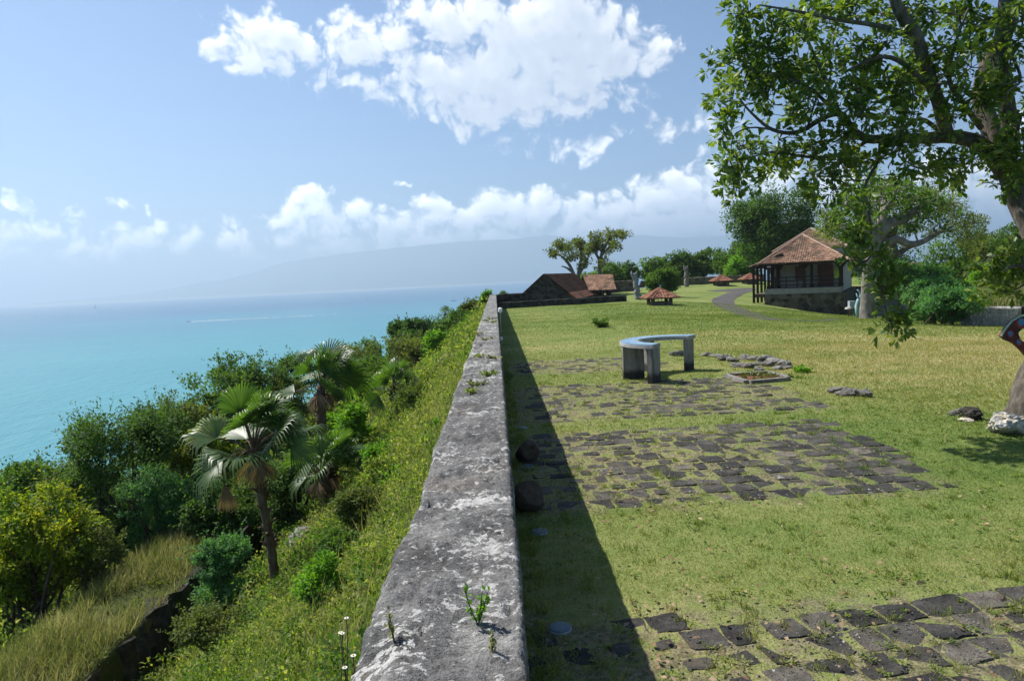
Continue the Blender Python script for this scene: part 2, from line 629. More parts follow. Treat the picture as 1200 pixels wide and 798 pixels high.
def far_coast():
    prof = [(20, 357), (107, 350.5), (170, 344), (205, 338), (229, 333), (267, 328), (300, 319), (330, 309), (365, 303), (420, 296), (480, 290), (540, 284),
            (600, 281), (640, 276), (690, 281), (750, 276), (800, 280), (860, 276), (930, 272), (1000, 268), (1100, 262), (1250, 255), (1500, 250)]
    n, m_ = 150, 14
    xs = np.linspace(25, 1500, n)
    ys = np.interp(xs, [p[0] for p in prof], [p[1] for p in prof])
    co = []
    for j in range(m_ + 1):
        t_ = j / m_
        for i in range(n):
            base = P(xs[i], 345, 10500 + 3200 * fbm2(xs[i] / 90.0, 0.0, 1.0, 3, 4).item())
            top = P(xs[i], ys[i], 15500)
            b = np.array([base[0], base[1], SEA_Z - 1.0])
            q = b * (1 - t_) + np.array([top[0], top[1], SEA_Z + 4.0]) * t_
            zt = max(top[2] - SEA_Z, 6.0)
            q[2] = SEA_Z - 1.0 + (t_ ** 1.7) * zt * (1 + 0.10 * fbm2(xs[i] / 26.0, t_ * 5.0, 1.0, 4, 9).item() * (1 if j < m_ else 0.25)) + min(t_ * 200, 14)
            co.append(q)
    for i in range(n):                       # the lee side falls away behind the crest
        q = co[m_ * n + i].copy()
        q[1] += 5000
        q[2] = SEA_Z - 1
        co.append(q)
    f = [(j * n + i, j * n + i + 1, (j + 1) * n + i + 1, (j + 1) * n + i) for j in range(m_ + 1) for i in range(n - 1)]
    return kind(obj('mountains', co, f, material('forest_mountain', mtn_fn), None, True), 'structure')


far_coast()
# ------------------------------------------------------------------ terrain heights
_ctl = [(0, -8, 0), (6, -8, 0), (14, -8, 0), (0, 5, 0), (4, 5, 0), (9, 5, 0), (0, 12, 0), (5, 12, 0), (9, 11, 0.02), (14, 8, 0.05), (25, 5, 0.1), (45, 0, 0),
        (0, 20, 0), (5, 20, 0), (10, 20, -.05), (16, 20, -.2), (0, 35, 0), (6, 36, 0), (12, 35, -.15), (0, 52, 0), (7, 50, -.05), (0, 66, 0), (6, 66, -.02), (12, 67, -.1),
        (14.4, 60, -.15), (14.4, 70, .03), (20, 62, -.55), (20, 50, -.75), (20, 35, -.5), (23.4, 33, -.7), (27.4, 50, -1.58), (27.7, 70, -1.15), (31, 69.5, -1.75), (35, 68, -2.45),
        (26, 78, -.55), (32.5, 98, .47), (24, 90, .2), (18, 84, .12), (10, 85, .05), (0, 85, 0), (0, 104, -.2), (16, 104, .3), (26, 104, .45), (40, 104, .6), (42, 84, -1.4), (44, 66, -2.6),
        (40, 50, -2.0), (34, 36, -1.0), (50, 36, -1.0), (60, 60, -2.2), (60, 100, .8), (90, 60, -1.5), (90, 110, 1.0), (90, 10, 0), (60, 15, -.2), (120, 60, 0)]
_cx = np.array(_ctl, float)


def _tps(r2):
    return np.where(r2 > 1e-9, r2 * np.log(r2 + 1e-12) * 0.5, 0.0)


_n = len(_cx)
_A = np.zeros((_n + 3, _n + 3))
_A[:_n, :_n] = _tps(((_cx[:, None, :2] - _cx[None, :, :2]) ** 2).sum(-1)) + np.eye(_n) * 3.0
_A[:_n, _n] = 1
_A[:_n, _n + 1:] = _cx[:, :2]
_A[_n:, :_n] = _A[:_n, _n:].T
_w = np.linalg.solve(_A, np.concatenate([_cx[:, 2], [0, 0, 0]]))


def h_lawn(x, y):
    x, y = np.broadcast_arrays(np.asarray(x, float), np.asarray(y, float))
    sh = x.shape
    xf, yf = x.ravel(), y.ravel()
    z = np.zeros(xf.size)
    for s in range(0, xf.size, 20000):
        r2 = (xf[s:s + 20000, None] - _cx[None, :, 0]) ** 2 + (yf[s:s + 20000, None] - _cx[None, :, 1]) ** 2
        z[s:s + 20000] = _tps(r2) @ _w[:_n] + _w[_n] + _w[_n + 1] * xf[s:s + 20000] + _w[_n + 2] * yf[s:s + 20000]
    far = sstep(12, 40, np.hypot(xf, yf))
    z = z + fbm2(xf, yf, 0.35, 3, 21) * (0.015 + 0.07 * far)
    return z.reshape(sh)


_PX = [-400, -110, -74, -60, -30, -20, -14, -9.25, -8.6, -7.16, -7.08, -6.4, -4.5, -3.0, -1.9, -0.62, 0.5, 5]
_PA = [-60, -54, -47.9, -41, -18.5, -11.5, -7.2, -3.9, -3.62, -3.68, -4.75, -4.55, -3.02, -1.75, -0.80, 0.18, 0.3, 0.3]
_PB = [-60, -54, -47.9, -41, -18.5, -11.0, -7.0, -4.6, -4.35, -3.9, -3.85, -3.55, -2.55, -1.60, -0.80, 0.10, 0.2, 0.2]


def h_hill(x, y):
    x, y = np.broadcast_arrays(np.asarray(x, float), np.asarray(y, float))
    edge = np.maximum(y - 84, 0) * 1.1
    t = sstep(19, 27, y)
    xs = x - edge
    z = np.interp(xs, _PX, _PA) * (1 - t) + np.interp(xs, _PX, _PB) * t
    z = z + fbm2(x, y, 0.5, 4, 31) * 0.22 * sstep(-0.8, -2.5, xs) + fbm2(x, y, 0.06, 3, 33) * 1.2 * sstep(-9, -30, xs)
    return np.where(y > 104.5, np.minimum(z, 0.0 - 0.42 * (y - 104.5)), z)


def grid_obj(name, xs, ys, hf, mat):
    X, Y = np.meshgrid(xs, ys)
    Z = hf(X, Y)
    co = np.stack([X.ravel(), Y.ravel(), Z.ravel()], 1)
    nx, ny = len(xs), len(ys)
    i = np.arange((ny - 1) * (nx - 1))
    r, c = i // (nx - 1), i % (nx - 1)
    a = r * nx + c
    return kind(obj_np(name, co, np.stack([a, a + 1, a + nx + 1, a + nx], 1), mat, None, True), 'structure')


# ------------------------------------------------------------------ ground materials
def lawn_color(t, pos):
    """dry and fresh grass in drifts, bare earth in worn spots"""
    n1 = t.noise(t.mapping(pos, (0.16, 0.30, 0.2)), 1.0, 4.0, 0.6)
    n2 = t.noise(pos, 1.7, 4.0, 0.65)
    n3 = t.noise(pos, 9.0, 3.0, 0.6)
    v = t.math('ADD', t.math('MULTIPLY', n1, 0.46), t.math('ADD', t.math('MULTIPLY', n2, 0.32), t.math('MULTIPLY', n3, 0.22)))
    s = t.node('ShaderNodeSeparateXYZ', {0: pos})
    # the drier meadow up the middle, the greener strip round the old slabs
    dry = t.math('MULTIPLY', t.rng(s.outputs[1], 12.0, 17.0), t.rng(s.outputs[1], 34.0, 22.0))
    dry = t.math('MULTIPLY', dry, t.rng(s.outputs[0], 5.5, 9.0))
    lush = t.math('MULTIPLY', t.rng(s.outputs[0], 2.6, 6.0), t.math('MULTIPLY', t.rng(s.outputs[1], 5.6, 7.6), t.rng(s.outputs[1], 12.6, 10.8)))
    v = t.math('SUBTRACT', t.math('ADD', v, t.math('MULTIPLY', dry, 0.12)), t.math('MULTIPLY', t.rng(s.outputs[1], 26.0, 40.0), 0.045))
    v = t.math('SUBTRACT', v, t.math('MULTIPLY', lush, 0.10))
    return t.ramp(v, [(0.32, (0.086, 0.145, 0.029)), (0.44, (0.156, 0.203, 0.054)), (0.54, (0.226, 0.244, 0.084)), (0.63, (0.328, 0.296, 0.138)), (0.78, (0.407, 0.339, 0.209))])


def lawn_fn(t):
    pos = t.node('ShaderNodeNewGeometry').outputs['Position']
    c = lawn_color(t, pos)
    sp_ = t.node('ShaderNodeSeparateXYZ', {0: pos})
    jig = t.math('MULTIPLY', t.math('SUBTRACT', t.noise(pos, 1.1, 4.0, 0.6), 0.5), 1.6)
    yy, xx = t.math('ADD', sp_.outputs[1], jig), t.math('ADD', sp_.outputs[0], jig)
    paved = None
    for y0, y1, x1 in ((1.0, 5.15, 30.0), (7.5, 11.45, 5.2), (12.3, 16.5, 6.2), (18.8, 21.8, 4.6)):
        q = t.math('MULTIPLY', t.math('MULTIPLY', t.rng(yy, y0 - .25, y0 + .25), t.rng(yy, y1 + .25, y1 - .25)), t.rng(xx, x1 + .3, x1 - .3))
        paved = q if paved is None else t.math('MAXIMUM', paved, q)
    soil = t.math('ADD', t.rng(t.noise(pos, 2.6, 5.0, 0.7), 0.64, 0.72), t.math('MULTIPLY', paved, t.rng(t.noise(pos, 4.0, 5.0, 0.7), 0.40, 0.56)), None, True)
    c = t.mix(t.math('MULTIPLY', soil, 0.8), c, t.mix(t.rng(t.noise(pos, 17.0, 4.0, 0.7), .4, .65), (0.12, 0.098, 0.066), (0.30, 0.245, 0.165)))
    sp = t.noise(pos, 55.0, 3.0, 0.7)
    c = t.mix(0.75, c, t.ramp(sp, [(0.3, 0.45), (0.5, 0.95), (0.72, 1.5)]), 'MULTIPLY')
    return bsdf(t, c, 0.9, t.bump(t.noise(pos, 38.0, 4.0, 0.7), 0.8, 0.03), 0.1)


def hill_fn(t):
    pos = t.node('ShaderNodeNewGeometry').outputs['Position']
    n = t.noise(pos, 0.55, 5.0, 0.65)
    m_ = t.noise(pos, 7.0, 4.0, 0.7)
    c = t.ramp(n, [(0.3, (0.040, 0.055, 0.018)), (0.5, (0.075, 0.085, 0.028)), (0.7, (0.14, 0.125, 0.06))])
    c = t.mix(0.6, c, t.ramp(m_, [(0.3, 0.5), (0.7, 1.35)]), 'MULTIPLY')
    return bsdf(t, c, 0.95, t.bump(m_, 0.9, 0.08), 0.05)


M_LAWN = material('mown_grass', lawn_fn)
M_HILL = material('hill_soil', hill_fn)
xs = np.concatenate([np.arange(-0.25, 12, 0.12), np.arange(12, 50, 0.6), np.arange(50, 150, 4.0)])
ys = np.concatenate([np.arange(-6, 14, 0.12), np.arange(14, 40, 0.4), np.arange(40, 106, 1.2)])
grid_obj('lawn', xs, ys, h_lawn, M_LAWN)
xs = np.concatenate([[-300, -200, -120], np.arange(-90, -24, 3.0), np.arange(-24, -10, 0.5), np.arange(-10, -8.4, 0.2), np.arange(-8.4, -7.2, 0.2), [-7.19, -7.15, -7.11, -7.07, -7.0], np.arange(-6.8, 0.1, 0.14)])
ys = np.concatenate([np.arange(-10, 30, 0.25), np.arange(30, 106, 1.0), np.arange(106, 330, 6.0)])
grid_obj('hillside', xs, ys, h_hill, M_HILL)
xs = np.concatenate([np.arange(0.1, 60, 2.5), np.arange(60, 400, 12)])
ys = np.concatenate([[104.3], np.arange(106, 330, 6.0)])
grid_obj('far_slope', xs, ys, h_hill, M_HILL)


# ------------------------------------------------------------------ stone materials
def rock_fn(base=((0.055, 0.055, 0.058), (0.105, 0.104, 0.105), (0.20, 0.195, 0.185)), lichen=0.64, scale=1.0, warm=0.25, bs=1.0, stretch=(1, 1, 1), isl=False, spots=0.0):
    def fn(t):
        co = t.mapping(t.node('ShaderNodeNewGeometry').outputs['Position'], tuple(scale * s for s in stretch))
        n = t.noise(co, 2.2, 7.0, 0.68)
        pit = t.math('ADD', t.math('MULTIPLY', t.noise(co, 24.0, 5.0, 0.75), 0.55), t.math('MULTIPLY', t.noise(co, 75.0, 3.0, 0.7), 0.45))
        blot = t.noise(co, 7.5, 5.0, 0.62, 0.8)
        c = t.ramp(n, [(0.30, base[0]), (0.5, base[1]), (0.72, base[2])])
        c = t.mix(0.85, c, t.ramp(pit, [(0.36, 0.18), (0.48, 0.85), (0.55, 1.1), (0.66, 1.75)]), 'MULTIPLY')
        c = t.mix(t.math('MULTIPLY', t.rng(t.noise(co, 1.3, 3.0, 0.6), 0.55, 0.72), warm), c, (0.19, 0.15, 0.10))
        drift = t.noise(co, 0.75, 2.0, 0.5)
        lf = t.math('ADD', t.math('MULTIPLY', blot, 0.68), t.math('MULTIPLY', drift, 0.42))
        if isl:
            c = t.mix(1.0, c, t.ramp(t.node('ShaderNodeNewGeometry').outputs['Random Per Island'], [(0.0, (.40, .40, .40)), (.55, (.70, .69, .66)), (.85, (1.0, .95, .86)), (1.0, (1.5, 1.4, 1.2))]), 'MULTIPLY')
        l = t.rng(lf, lichen, lichen + 0.028)
        if spots:
            sp = t.rng(t.math('ADD', t.math('MULTIPLY', t.noise(co, 19.0, 5.0, 0.7), 0.75), t.math('MULTIPLY', t.noise(co, 1.9, 2.0), 0.3)), spots, spots + 0.03)
            l = t.math('MAXIMUM', l, t.math('MULTIPLY', sp, 0.85))
        l = t.math('MULTIPLY', l, t.rng(pit, 0.30, 0.46))
        c = t.mix(l, c, t.mix(t.rng(pit, 0.4, 0.7), (0.42, 0.41, 0.39), (0.66, 0.65, 0.62)))
        h = t.math('ADD', t.math('MULTIPLY', pit, 0.5), t.math('MULTIPLY', n, 0.8))
        return bsdf(t, c, 0.92, t.bump(h, min(0.9 * bs, 1.0), 0.03 * max(bs, 1.0)), 0.15)

    return fn


M_WALLTOP = material('weathered_parapet_stone', rock_fn(((0.060, 0.059, 0.057), (0.155, 0.151, 0.146), (0.30, 0.292, 0.277)), 0.632, 1.0, 0.4, 2.1, (0.9, 1.2, 1.0), False, 0.582))
M_DARKSTONE = material('dark_lava_stone', rock_fn(((0.020, 0.020, 0.020), (0.045, 0.043, 0.040), (0.10, 0.09, 0.075)), 0.70, 1.0, 0.4))
M_SLAB = material('black_gravel_slab', rock_fn(((0.050, 0.048, 0.046), (0.105, 0.101, 0.096), (0.20, 0.19, 0.175)), 0.69, 2.2, 0.5, 1.3, (1, 1, 1), True))
M_GREYROCK = material('grey_rock', rock_fn(((0.10, 0.095, 0.085), (0.20, 0.19, 0.17), (0.34, 0.33, 0.30)), 0.68, 2.0, 0.5))
M_CORAL = material('pale_coral_rock', rock_fn(((0.42, 0.35, 0.26), (0.68, 0.60, 0.48), (0.80, 0.74, 0.64)), 0.60, 3.0, 0.35))
M_CLIFF = material('dark_cliff_rock', rock_fn(((0.018, 0.017, 0.014), (0.05, 0.045, 0.038), (0.11, 0.10, 0.085)), 0.74, 1.4, 0.5, 1.4))


def masonry_fn(dark, mid, pale, mortar, sc=2.2, lime=0.6):
    def fn(t):
        co = t.mapping(t.node('ShaderNodeNewGeometry').outputs['Position'], (1, 1, 1.35))
        co = t.vmath('ADD', co, t.vmath('MULTIPLY', t.noise(co, 3.0, 2.0, 0.5, 0.0, 1), (0.18, 0.18, 0.18)))
        vn = t.node('ShaderNodeTexVoronoi', {'Vector': co, 'Scale': sc})
        ed = t.vor(co, sc, 'DISTANCE_TO_EDGE')
        cell = t.node('ShaderNodeSeparateColor', {0: vn.outputs['Color']}).outputs[0]
        n = t.noise(co, 9.0, 6.0, 0.7)
        c = t.ramp(t.math('ADD', t.math('MULTIPLY', cell, 0.55), t.math('MULTIPLY', n, 0.45)), [(0.25, dark), (0.5, mid), (0.8, pale)])
        j = t.rng(ed, 0.07, 0.02)
        c = t.mix(t.math('MULTIPLY', j, 0.8), c, mortar)
        st = t.rng(t.noise(t.mapping(co, (1.4, 1.4, 0.35)), 1.0, 5.0, 0.65), 0.50, 0.66)
        c = t.mix(t.math('MULTIPLY', st, lime), c, dark)
        return bsdf(t, c, 0.93, t.bump(t.math('SUBTRACT', t.math('MULTIPLY', n, 0.5), j), 0.8, 0.03), 0.12)

    return fn


M_DARKWALL = material('dark_masonry', masonry_fn((0.018, 0.018, 0.018), (0.038, 0.037, 0.035), (0.075, 0.068, 0.056), (0.05, 0.047, 0.04)))  # very dark stone tones over the whole wall
M_BASE = material('lava_rubble_masonry', masonry_fn((0.030, 0.028, 0.024), (0.075, 0.068, 0.055), (0.15, 0.13, 0.10), (0.10, 0.09, 0.07), 1.8))
M_PALEWALL = material('lime_washed_masonry', rock_fn(((0.11, 0.10, 0.088), (0.27, 0.255, 0.23), (0.42, 0.40, 0.37)), 0.60, 1.0, 0.35, 1.0, (1.6, 1.6, 0.5)))
M_BROWNWALL = material('brown_rubble_masonry', masonry_fn((0.06, 0.052, 0.04), (0.12, 0.105, 0.08), (0.20, 0.175, 0.135), (0.15, 0.135, 0.105), 1.7, 0.5))

# ------------------------------------------------------------------ the parapet wall
WT = 1.32


def parapet():
    # cross-section strips swept along y with real relief; finer close to the photographer
    ys = [-7.0]
    while ys[-1] < 66.0:
        ys.append(ys[-1] + (0.03 if 1.2 < ys[-1] < 6 else 0.07 if -1 < ys[-1] < 14 else 0.2))
    ys = np.array(ys)
    u = np.concatenate([[0.0, 0.12, 0.22, 0.30, 0.335], np.linspace(0.35, 0.65, 33), [0.665, 0.70, 0.78, 0.88, 1.0]])
    # profile: outer foot -> outer arris -> inner arris -> inner foot
    px = np.interp(u, [0, 0.335, 0.35, 0.65, 0.665, 1.0], [-0.70, -0.565, -0.535, 0.028, 0.048, 0.075])
    pz = np.interp(u, [0, 0.335, 0.35, 0.65, 0.665, 1.0], [-0.9, WT - 0.035, WT, WT, WT - 0.025, -0.25])
    Y, Ux = np.meshgrid(ys, u, indexing='ij')
    X = np.broadcast_to(px, Y.shape).copy()
    Z = np.broadcast_to(pz, Y.shape).copy()
    pts = np.stack([X.ravel(), Y.ravel(), Z.ravel()], 1)
    a = fbm(pts * np.array([9.0, 8.0, 9.0]), 5, 3, 0.68).reshape(Y.shape)
    b = fbm(pts * np.array([1.6, 1.2, 1.6]), 3, 8).reshape(Y.shape)
    c = np.abs(fbm(pts * np.array([26.0, 24.0, 26.0]), 3, 12)).reshape(Y.shape)
    top = sstep(0.30, 0.36, Ux) * sstep(0.70, 0.64, Ux)
    d = 0.022 * a + 0.030 * b - 0.020 * c
    Z = Z + (d * 1.25 - 0.016 * np.abs(fbm(pts * 42.0, 2, 55)).reshape(Y.shape) - 0.03 * np.maximum(fbm(pts * np.array([11.0, 7.0, 11.0]), 3, 77).reshape(Y.shape) - .22, 0) * 3) * top
    side = 1 - top
    sgn = np.where(Ux < 0.5, -1, 1)
    X = X + sgn * (0.028 * a + 0.045 * b * (Ux < 0.5) + 0.012 * b - 0.012 * c) * (0.35 + 0.65 * side) * np.where((Ux > 0.37) & (Ux < 0.63), 0, 1)
    # the worn outer arris near the photographer, where the coping has crumbled
    Z = Z - 0.10 * sstep(2.9, 2.3, Y) * sstep(0.42, 0.34, Ux)
    X = X - 0.03 * sstep(2.9, 2.3, Y) * sstep(0.40, 0.33, Ux)
    co = np.stack([X.ravel(), Y.ravel(), Z.ravel()], 1)
    nu, ny = len(u), len(ys)
    i = np.arange((ny - 1) * (nu - 1))
    r, q = i // (nu - 1), i % (nu - 1)
    k = r * nu + q
    f = np.stack([k, k + nu, k + nu + 1, k + 1], 1)
    o = obj_np('parapet_wall', co, f, M_WALLTOP, None, True)
    return tag(o, 'long grey stone parapet wall with white lichen running away between the slope and the lawn', 'wall')


parapet()

# ------------------------------------------------------------------ old stone paving
SLABS = []        # (corner quads) of every slab, so that the grass leaves them clear


def paving(name, x0, x1, y0, y1, pitch_x, pitch_y, rot, keep, skew=0.0, seed=0, eroded=None):
    rng = np.random.default_rng(seed)
    mb = MB()
    cr, sr = math.cos(rot), math.sin(rot)
    ox, oy = x0, y0
    nrow = int((y1 - y0) / pitch_y) + 1
    for j in range(nrow):
        xx = x0 + (0.5 if j % 2 else 0.0) * pitch_x + rng.uniform(-0.03, 0.03) + skew * j
        while xx < x1:
            w = pitch_x * rng.choice([1, 1, 1, 1.45], p=[0.32, 0.32, 0.32, 0.04])
            cx, cy = xx + w / 2 - ox, j * pitch_y + pitch_y / 2
            gx, gy = ox + cx * cr - cy * sr, oy + cx * sr + cy * cr
            xx += w
            if rng.random() > keep(gx, gy):
                continue
            gap = rng.uniform(0.003, 0.016)
            hw, hh = w / 2 - gap, pitch_y / 2 - rng.uniform(0.003, 0.016)
            er = eroded(gx, gy) if eroded else 0.15
            if rng.random() < er:                 # crumbled slab, a smaller uneven remnant
                hw *= rng.uniform(0.45, 0.85)
                hh *= rng.uniform(0.45, 0.85)
            tilt = rng.normal(0, 0.012, 2)
            dz = rng.uniform(-0.010, 0.014)
            n = 5
            ring = []
            base = [(-1, -1), (1, -1), (1, 1), (-1, 1)]
            ra = rng.normal(0, 0.018)
            for k in range(4):
                a, b = base[k], base[(k + 1) % 4]
                for s in range(n):
                    tt = s / n
                    lx = (a[0] * (1 - tt) + b[0] * tt) * hw + rng.normal(0, 0.0075)
                    ly = (a[1] * (1 - tt) + b[1] * tt) * hh + rng.normal(0, 0.0075)
                    if s == 0:
                        lx *= 0.955
                        ly *= 0.955
                    ring.append((lx * math.cos(ra) - ly * math.sin(ra), lx * math.sin(ra) + ly * math.cos(ra)))
            zc = float(h_lawn(gx, gy)) + 0.004 + dz * .5
            top, low = [], []
            for lx, ly in ring:
                wx, wy = gx + lx * cr - ly * sr, gy + lx * sr + ly * cr
                z = zc + tilt[0] * lx * 3 + tilt[1] * ly * 3
                top.append((gx + (wx - gx) * 0.965, gy + (wy - gy) * 0.965, z + rng.normal(0, 0.003)))
                low.append((wx, wy, z - 0.012))
            bot = [(p[0], p[1], p[2] - 0.09) for p in low]
            m_ = len(ring)
            f = [tuple(range(m_))] + [(i, i + m_, (i + 1) % m_ + m_, (i + 1) % m_) for i in range(m_)] + \
                [(i + m_, i + 2 * m_, (i + 1) % m_ + 2 * m_, (i + 1) % m_ + m_) for i in range(m_)]
            f = [f[0]] + [tuple(reversed(q)) if False else q for q in f[1:]]
            mb.add(top + low + bot, f)
            SLABS.append((gx, gy, hw, hh, rot + ra, name))
    return kind(mb.build(name, M_SLAB), 'structure')


def k_near(x, y):
    back = 4.98 + 0.16 * max(x - 2.0, 0) + 0.10 * math.sin(x * 7)
    if y > back or y < 3.2:
        return 0.0
    return 0.97 if x > 1.5 else 0.75


def k_big(x, y):
    return 0.965 if x > 2.4 else 0.86


def k_mid(x, y):
    return 0.78 if 0.6 < x < 6.3 - 0.25 * abs(y - 14.2) else 0.3


paving('stone_paving', 0.15, 6.2, 3.2, 6.2, 0.315, 0.29, rad(8), k_near, 0.0, 3, lambda x, y: 0.8 if x < 1.35 else (0.4 if y > 4.8 + .16 * max(x - 2, 0) else 0.04))
paving('stone_paving', 0.25, 5.35, 7.55, 11.4, 0.33, 0.325, rad(0.6), k_big, 0.01, 5, lambda x, y: 0.12 if x > 2.7 else 0.45)
paving('stone_paving', 0.4, 6.1, 12.35, 16.4, 0.36, 0.36, rad(0), k_mid, 0.0, 7, lambda x, y: 0.55)
paving('stone_paving', 0.4, 4.6, 18.9, 21.7, 0.42, 0.38, rad(0), lambda x, y: 0.7, 0.0, 9, lambda x, y: 0.75)

# the tarmac path that bends past the pavilion
def tarmac_fn(t):
    pos = t.node('ShaderNodeNewGeometry').outputs['Position']
    n = t.noise(pos, 1.2, 5.0, 0.65)
    c = t.ramp(n, [(0.3, (0.060, 0.056, 0.056)), (0.7, (0.115, 0.105, 0.105))])
    c = t.mix(t.math('MULTIPLY', t.rng(t.noise(pos, 0.35, 3.0), 0.55, 0.7), 0.4), c, (0.15, 0.13, 0.105))
    return bsdf(t, c, 0.9, t.bump(t.noise(pos, 40.0, 3.0), 0.4, 0.02), 0.2)


M_TARMAC = material('worn_tarmac', tarmac_fn)


def strip(name, pts, widths, dz=0.02):
    pl, wd = smooth_line([(*p, 0) for p in pts], widths, 8)
    tn = np.gradient(pl, axis=0)
    nr = unit(np.stack([-tn[:, 1], tn[:, 0], tn[:, 2] * 0], 1))
    K = 7
    co = []
    for i in range(len(pl)):
        for j in range(K):
            s = (j / (K - 1) - 0.5) * wd[i] * (1 + 0.03 * math.sin(i * 1.7 + j))
            q = pl[i] + nr[i] * s
            co.append((q[0], q[1], float(h_lawn(q[0], q[1])) + dz))
    f = [(i * K + j, i * K + j + 1, (i + 1) * K + j + 1, (i + 1) * K + j) for i in range(len(pl) - 1) for j in range(K - 1)]
    return kind(obj(name, co, f, M_TARMAC, None, True), 'structure')


def ghit(px, py, z0=0.0):
    """where the sight line of a photograph pixel meets the lawn"""
    Ds = np.concatenate([np.arange(2.0, 30, 0.05), np.arange(30, 120, 0.2)])
    q = CAM[None, :] + ray(px, py)[None, :] * (Ds / ray(px, py)[1])[:, None]
    below = q[:, 2] <= h_lawn(q[:, 0], q[:, 1]) + z0
    i = int(np.argmax(below)) if below.any() else len(Ds) - 1
    return q[i]


def gp(px, py):
    q = ghit(px, py)
    return (q[0], q[1])


strip('path', [(28.0, 88), gp(878, 338.5), gp(862, 344), gp(848, 351), gp(851, 358), gp(868, 365), gp(896, 373), gp(930, 375.5), gp(980, 374.5), gp(1030, 370), gp(1056, 367)],
      [2.0, 2.0, 2.0, 2.2, 2.2, 2.0, 1.5, 1.0, 1.0, 1.4, 2.0])
strip('path', [gp(1040, 371), gp(1046, 362), gp(1048, 356), gp(1046, 350)], [3.2, 3.0, 2.8, 2.6], 0.024)
# ================================================================== built things
def simple(name, color, rough=0.7, spec=0.3, metal=0.0, var=0.25, sc=6.0, bump=0.2):
    def fn(t):
        co = t.coord('Object')
        n = t.noise(co, sc, 5.0, 0.65)
        c = t.mix(1.0, color, t.ramp(n, [(0.3, 1 - var), (0.7, 1 + var)]), 'MULTIPLY')
        return bsdf(t, c, rough, t.bump(n, bump, 0.02), spec, metal)

    return material(name, fn)


def tile_fn(c0, c1, c2, lich, pitch=0.2, amount=0.5):
    """fired clay roof tiles: mottled, sooted with lichen in blots"""
    def fn(t):
        pos = t.node('ShaderNodeNewGeometry').outputs['Position']
        n = t.noise(pos, 3.5, 5.0, 0.7)
        v = t.node('ShaderNodeTexVoronoi', {'Vector': pos, 'Scale': 4.5})
        cell = t.node('ShaderNodeSeparateColor', {0: v.outputs['Color']}).outputs[0]
        c = t.ramp(t.math('ADD', t.math('MULTIPLY', n, 0.5), t.math('MULTIPLY', cell, 0.5)), [(0.25, c0), (0.5, c1), (0.75, c2)])
        m = t.rng(t.noise(pos, 0.55, 5.0, 0.7), 0.62 - 0.3 * amount, 0.74 - 0.3 * amount)
        c = t.mix(t.math('MULTIPLY', m, 0.8), c, lich)
        z = t.node('ShaderNodeSeparateXYZ', {0: pos}).outputs[2]
        return bsdf(t, c, 0.9, t.bump(t.noise(pos, 14.0, 4.0), 0.6, 0.03), 0.1)

    return fn


M_TILE_DARK = material('sooty_clay_tiles', tile_fn((0.035, 0.020, 0.014), (0.060, 0.034, 0.024), (0.10, 0.055, 0.036), (0.045, 0.032, 0.026), amount=0.4))
M_TILE_RED = material('orange_clay_tiles', tile_fn((0.14, 0.065, 0.042), (0.25, 0.115, 0.075), (0.36, 0.19, 0.13), (0.13, 0.085, 0.060), amount=0.3))
M_TILE_BROWN = material('brown_clay_tiles', tile_fn((0.12, 0.070, 0.048), (0.22, 0.130, 0.088), (0.34, 0.215, 0.150), (0.085, 0.068, 0.048), amount=0.42))
M_TILE_MOSS = material('mossy_clay_tiles', tile_fn((0.11, 0.070, 0.045), (0.18, 0.12, 0.075), (0.26, 0.17, 0.11), (0.09, 0.075, 0.045), amount=0.6))
M_RIDGE = simple('mortared_ridge', (0.40, 0.27, 0.20), 0.9)
M_DARKWOOD = simple('dark_brown_timber', (0.022, 0.015, 0.012), 0.7, 0.2, 0, 0.4)
M_WOOD = simple('grey_brown_timber', (0.10, 0.075, 0.055), 0.85)
M_PLASTER = simple('grey_plaster', (0.40, 0.385, 0.37), 0.9, 0.1, 0, 0.14, 1.5)
M_CONCRETE = simple('grey_concrete', (0.24, 0.235, 0.22), 0.9, 0.2, 0, 0.22, 2.0)
M_SHUTTER = simple('faded_red_shutter', (0.17, 0.085, 0.07), 0.8)
M_WHITE = simple('white_paint', (0.75, 0.75, 0.74), 0.5)
M_PICKET = simple('pale_weathered_wood', (0.42, 0.40, 0.37), 0.8)
M_DARKVOID = simple('dark_interior', (0.02, 0.018, 0.016), 0.95)
M_BLUEGREY = simple('blue_grey_cabinet', (0.33, 0.37, 0.42), 0.5)
M_GLASSBLUE = simple('frosted_lamp_glass', (0.09, 0.14, 0.175), 0.6, 0.3, 0, 0.1)
M_DARKBALL = simple('rusty_black_iron', (0.085, 0.065, 0.045), 0.85, 0.2, 0, 0.5, 9.0, 0.6)


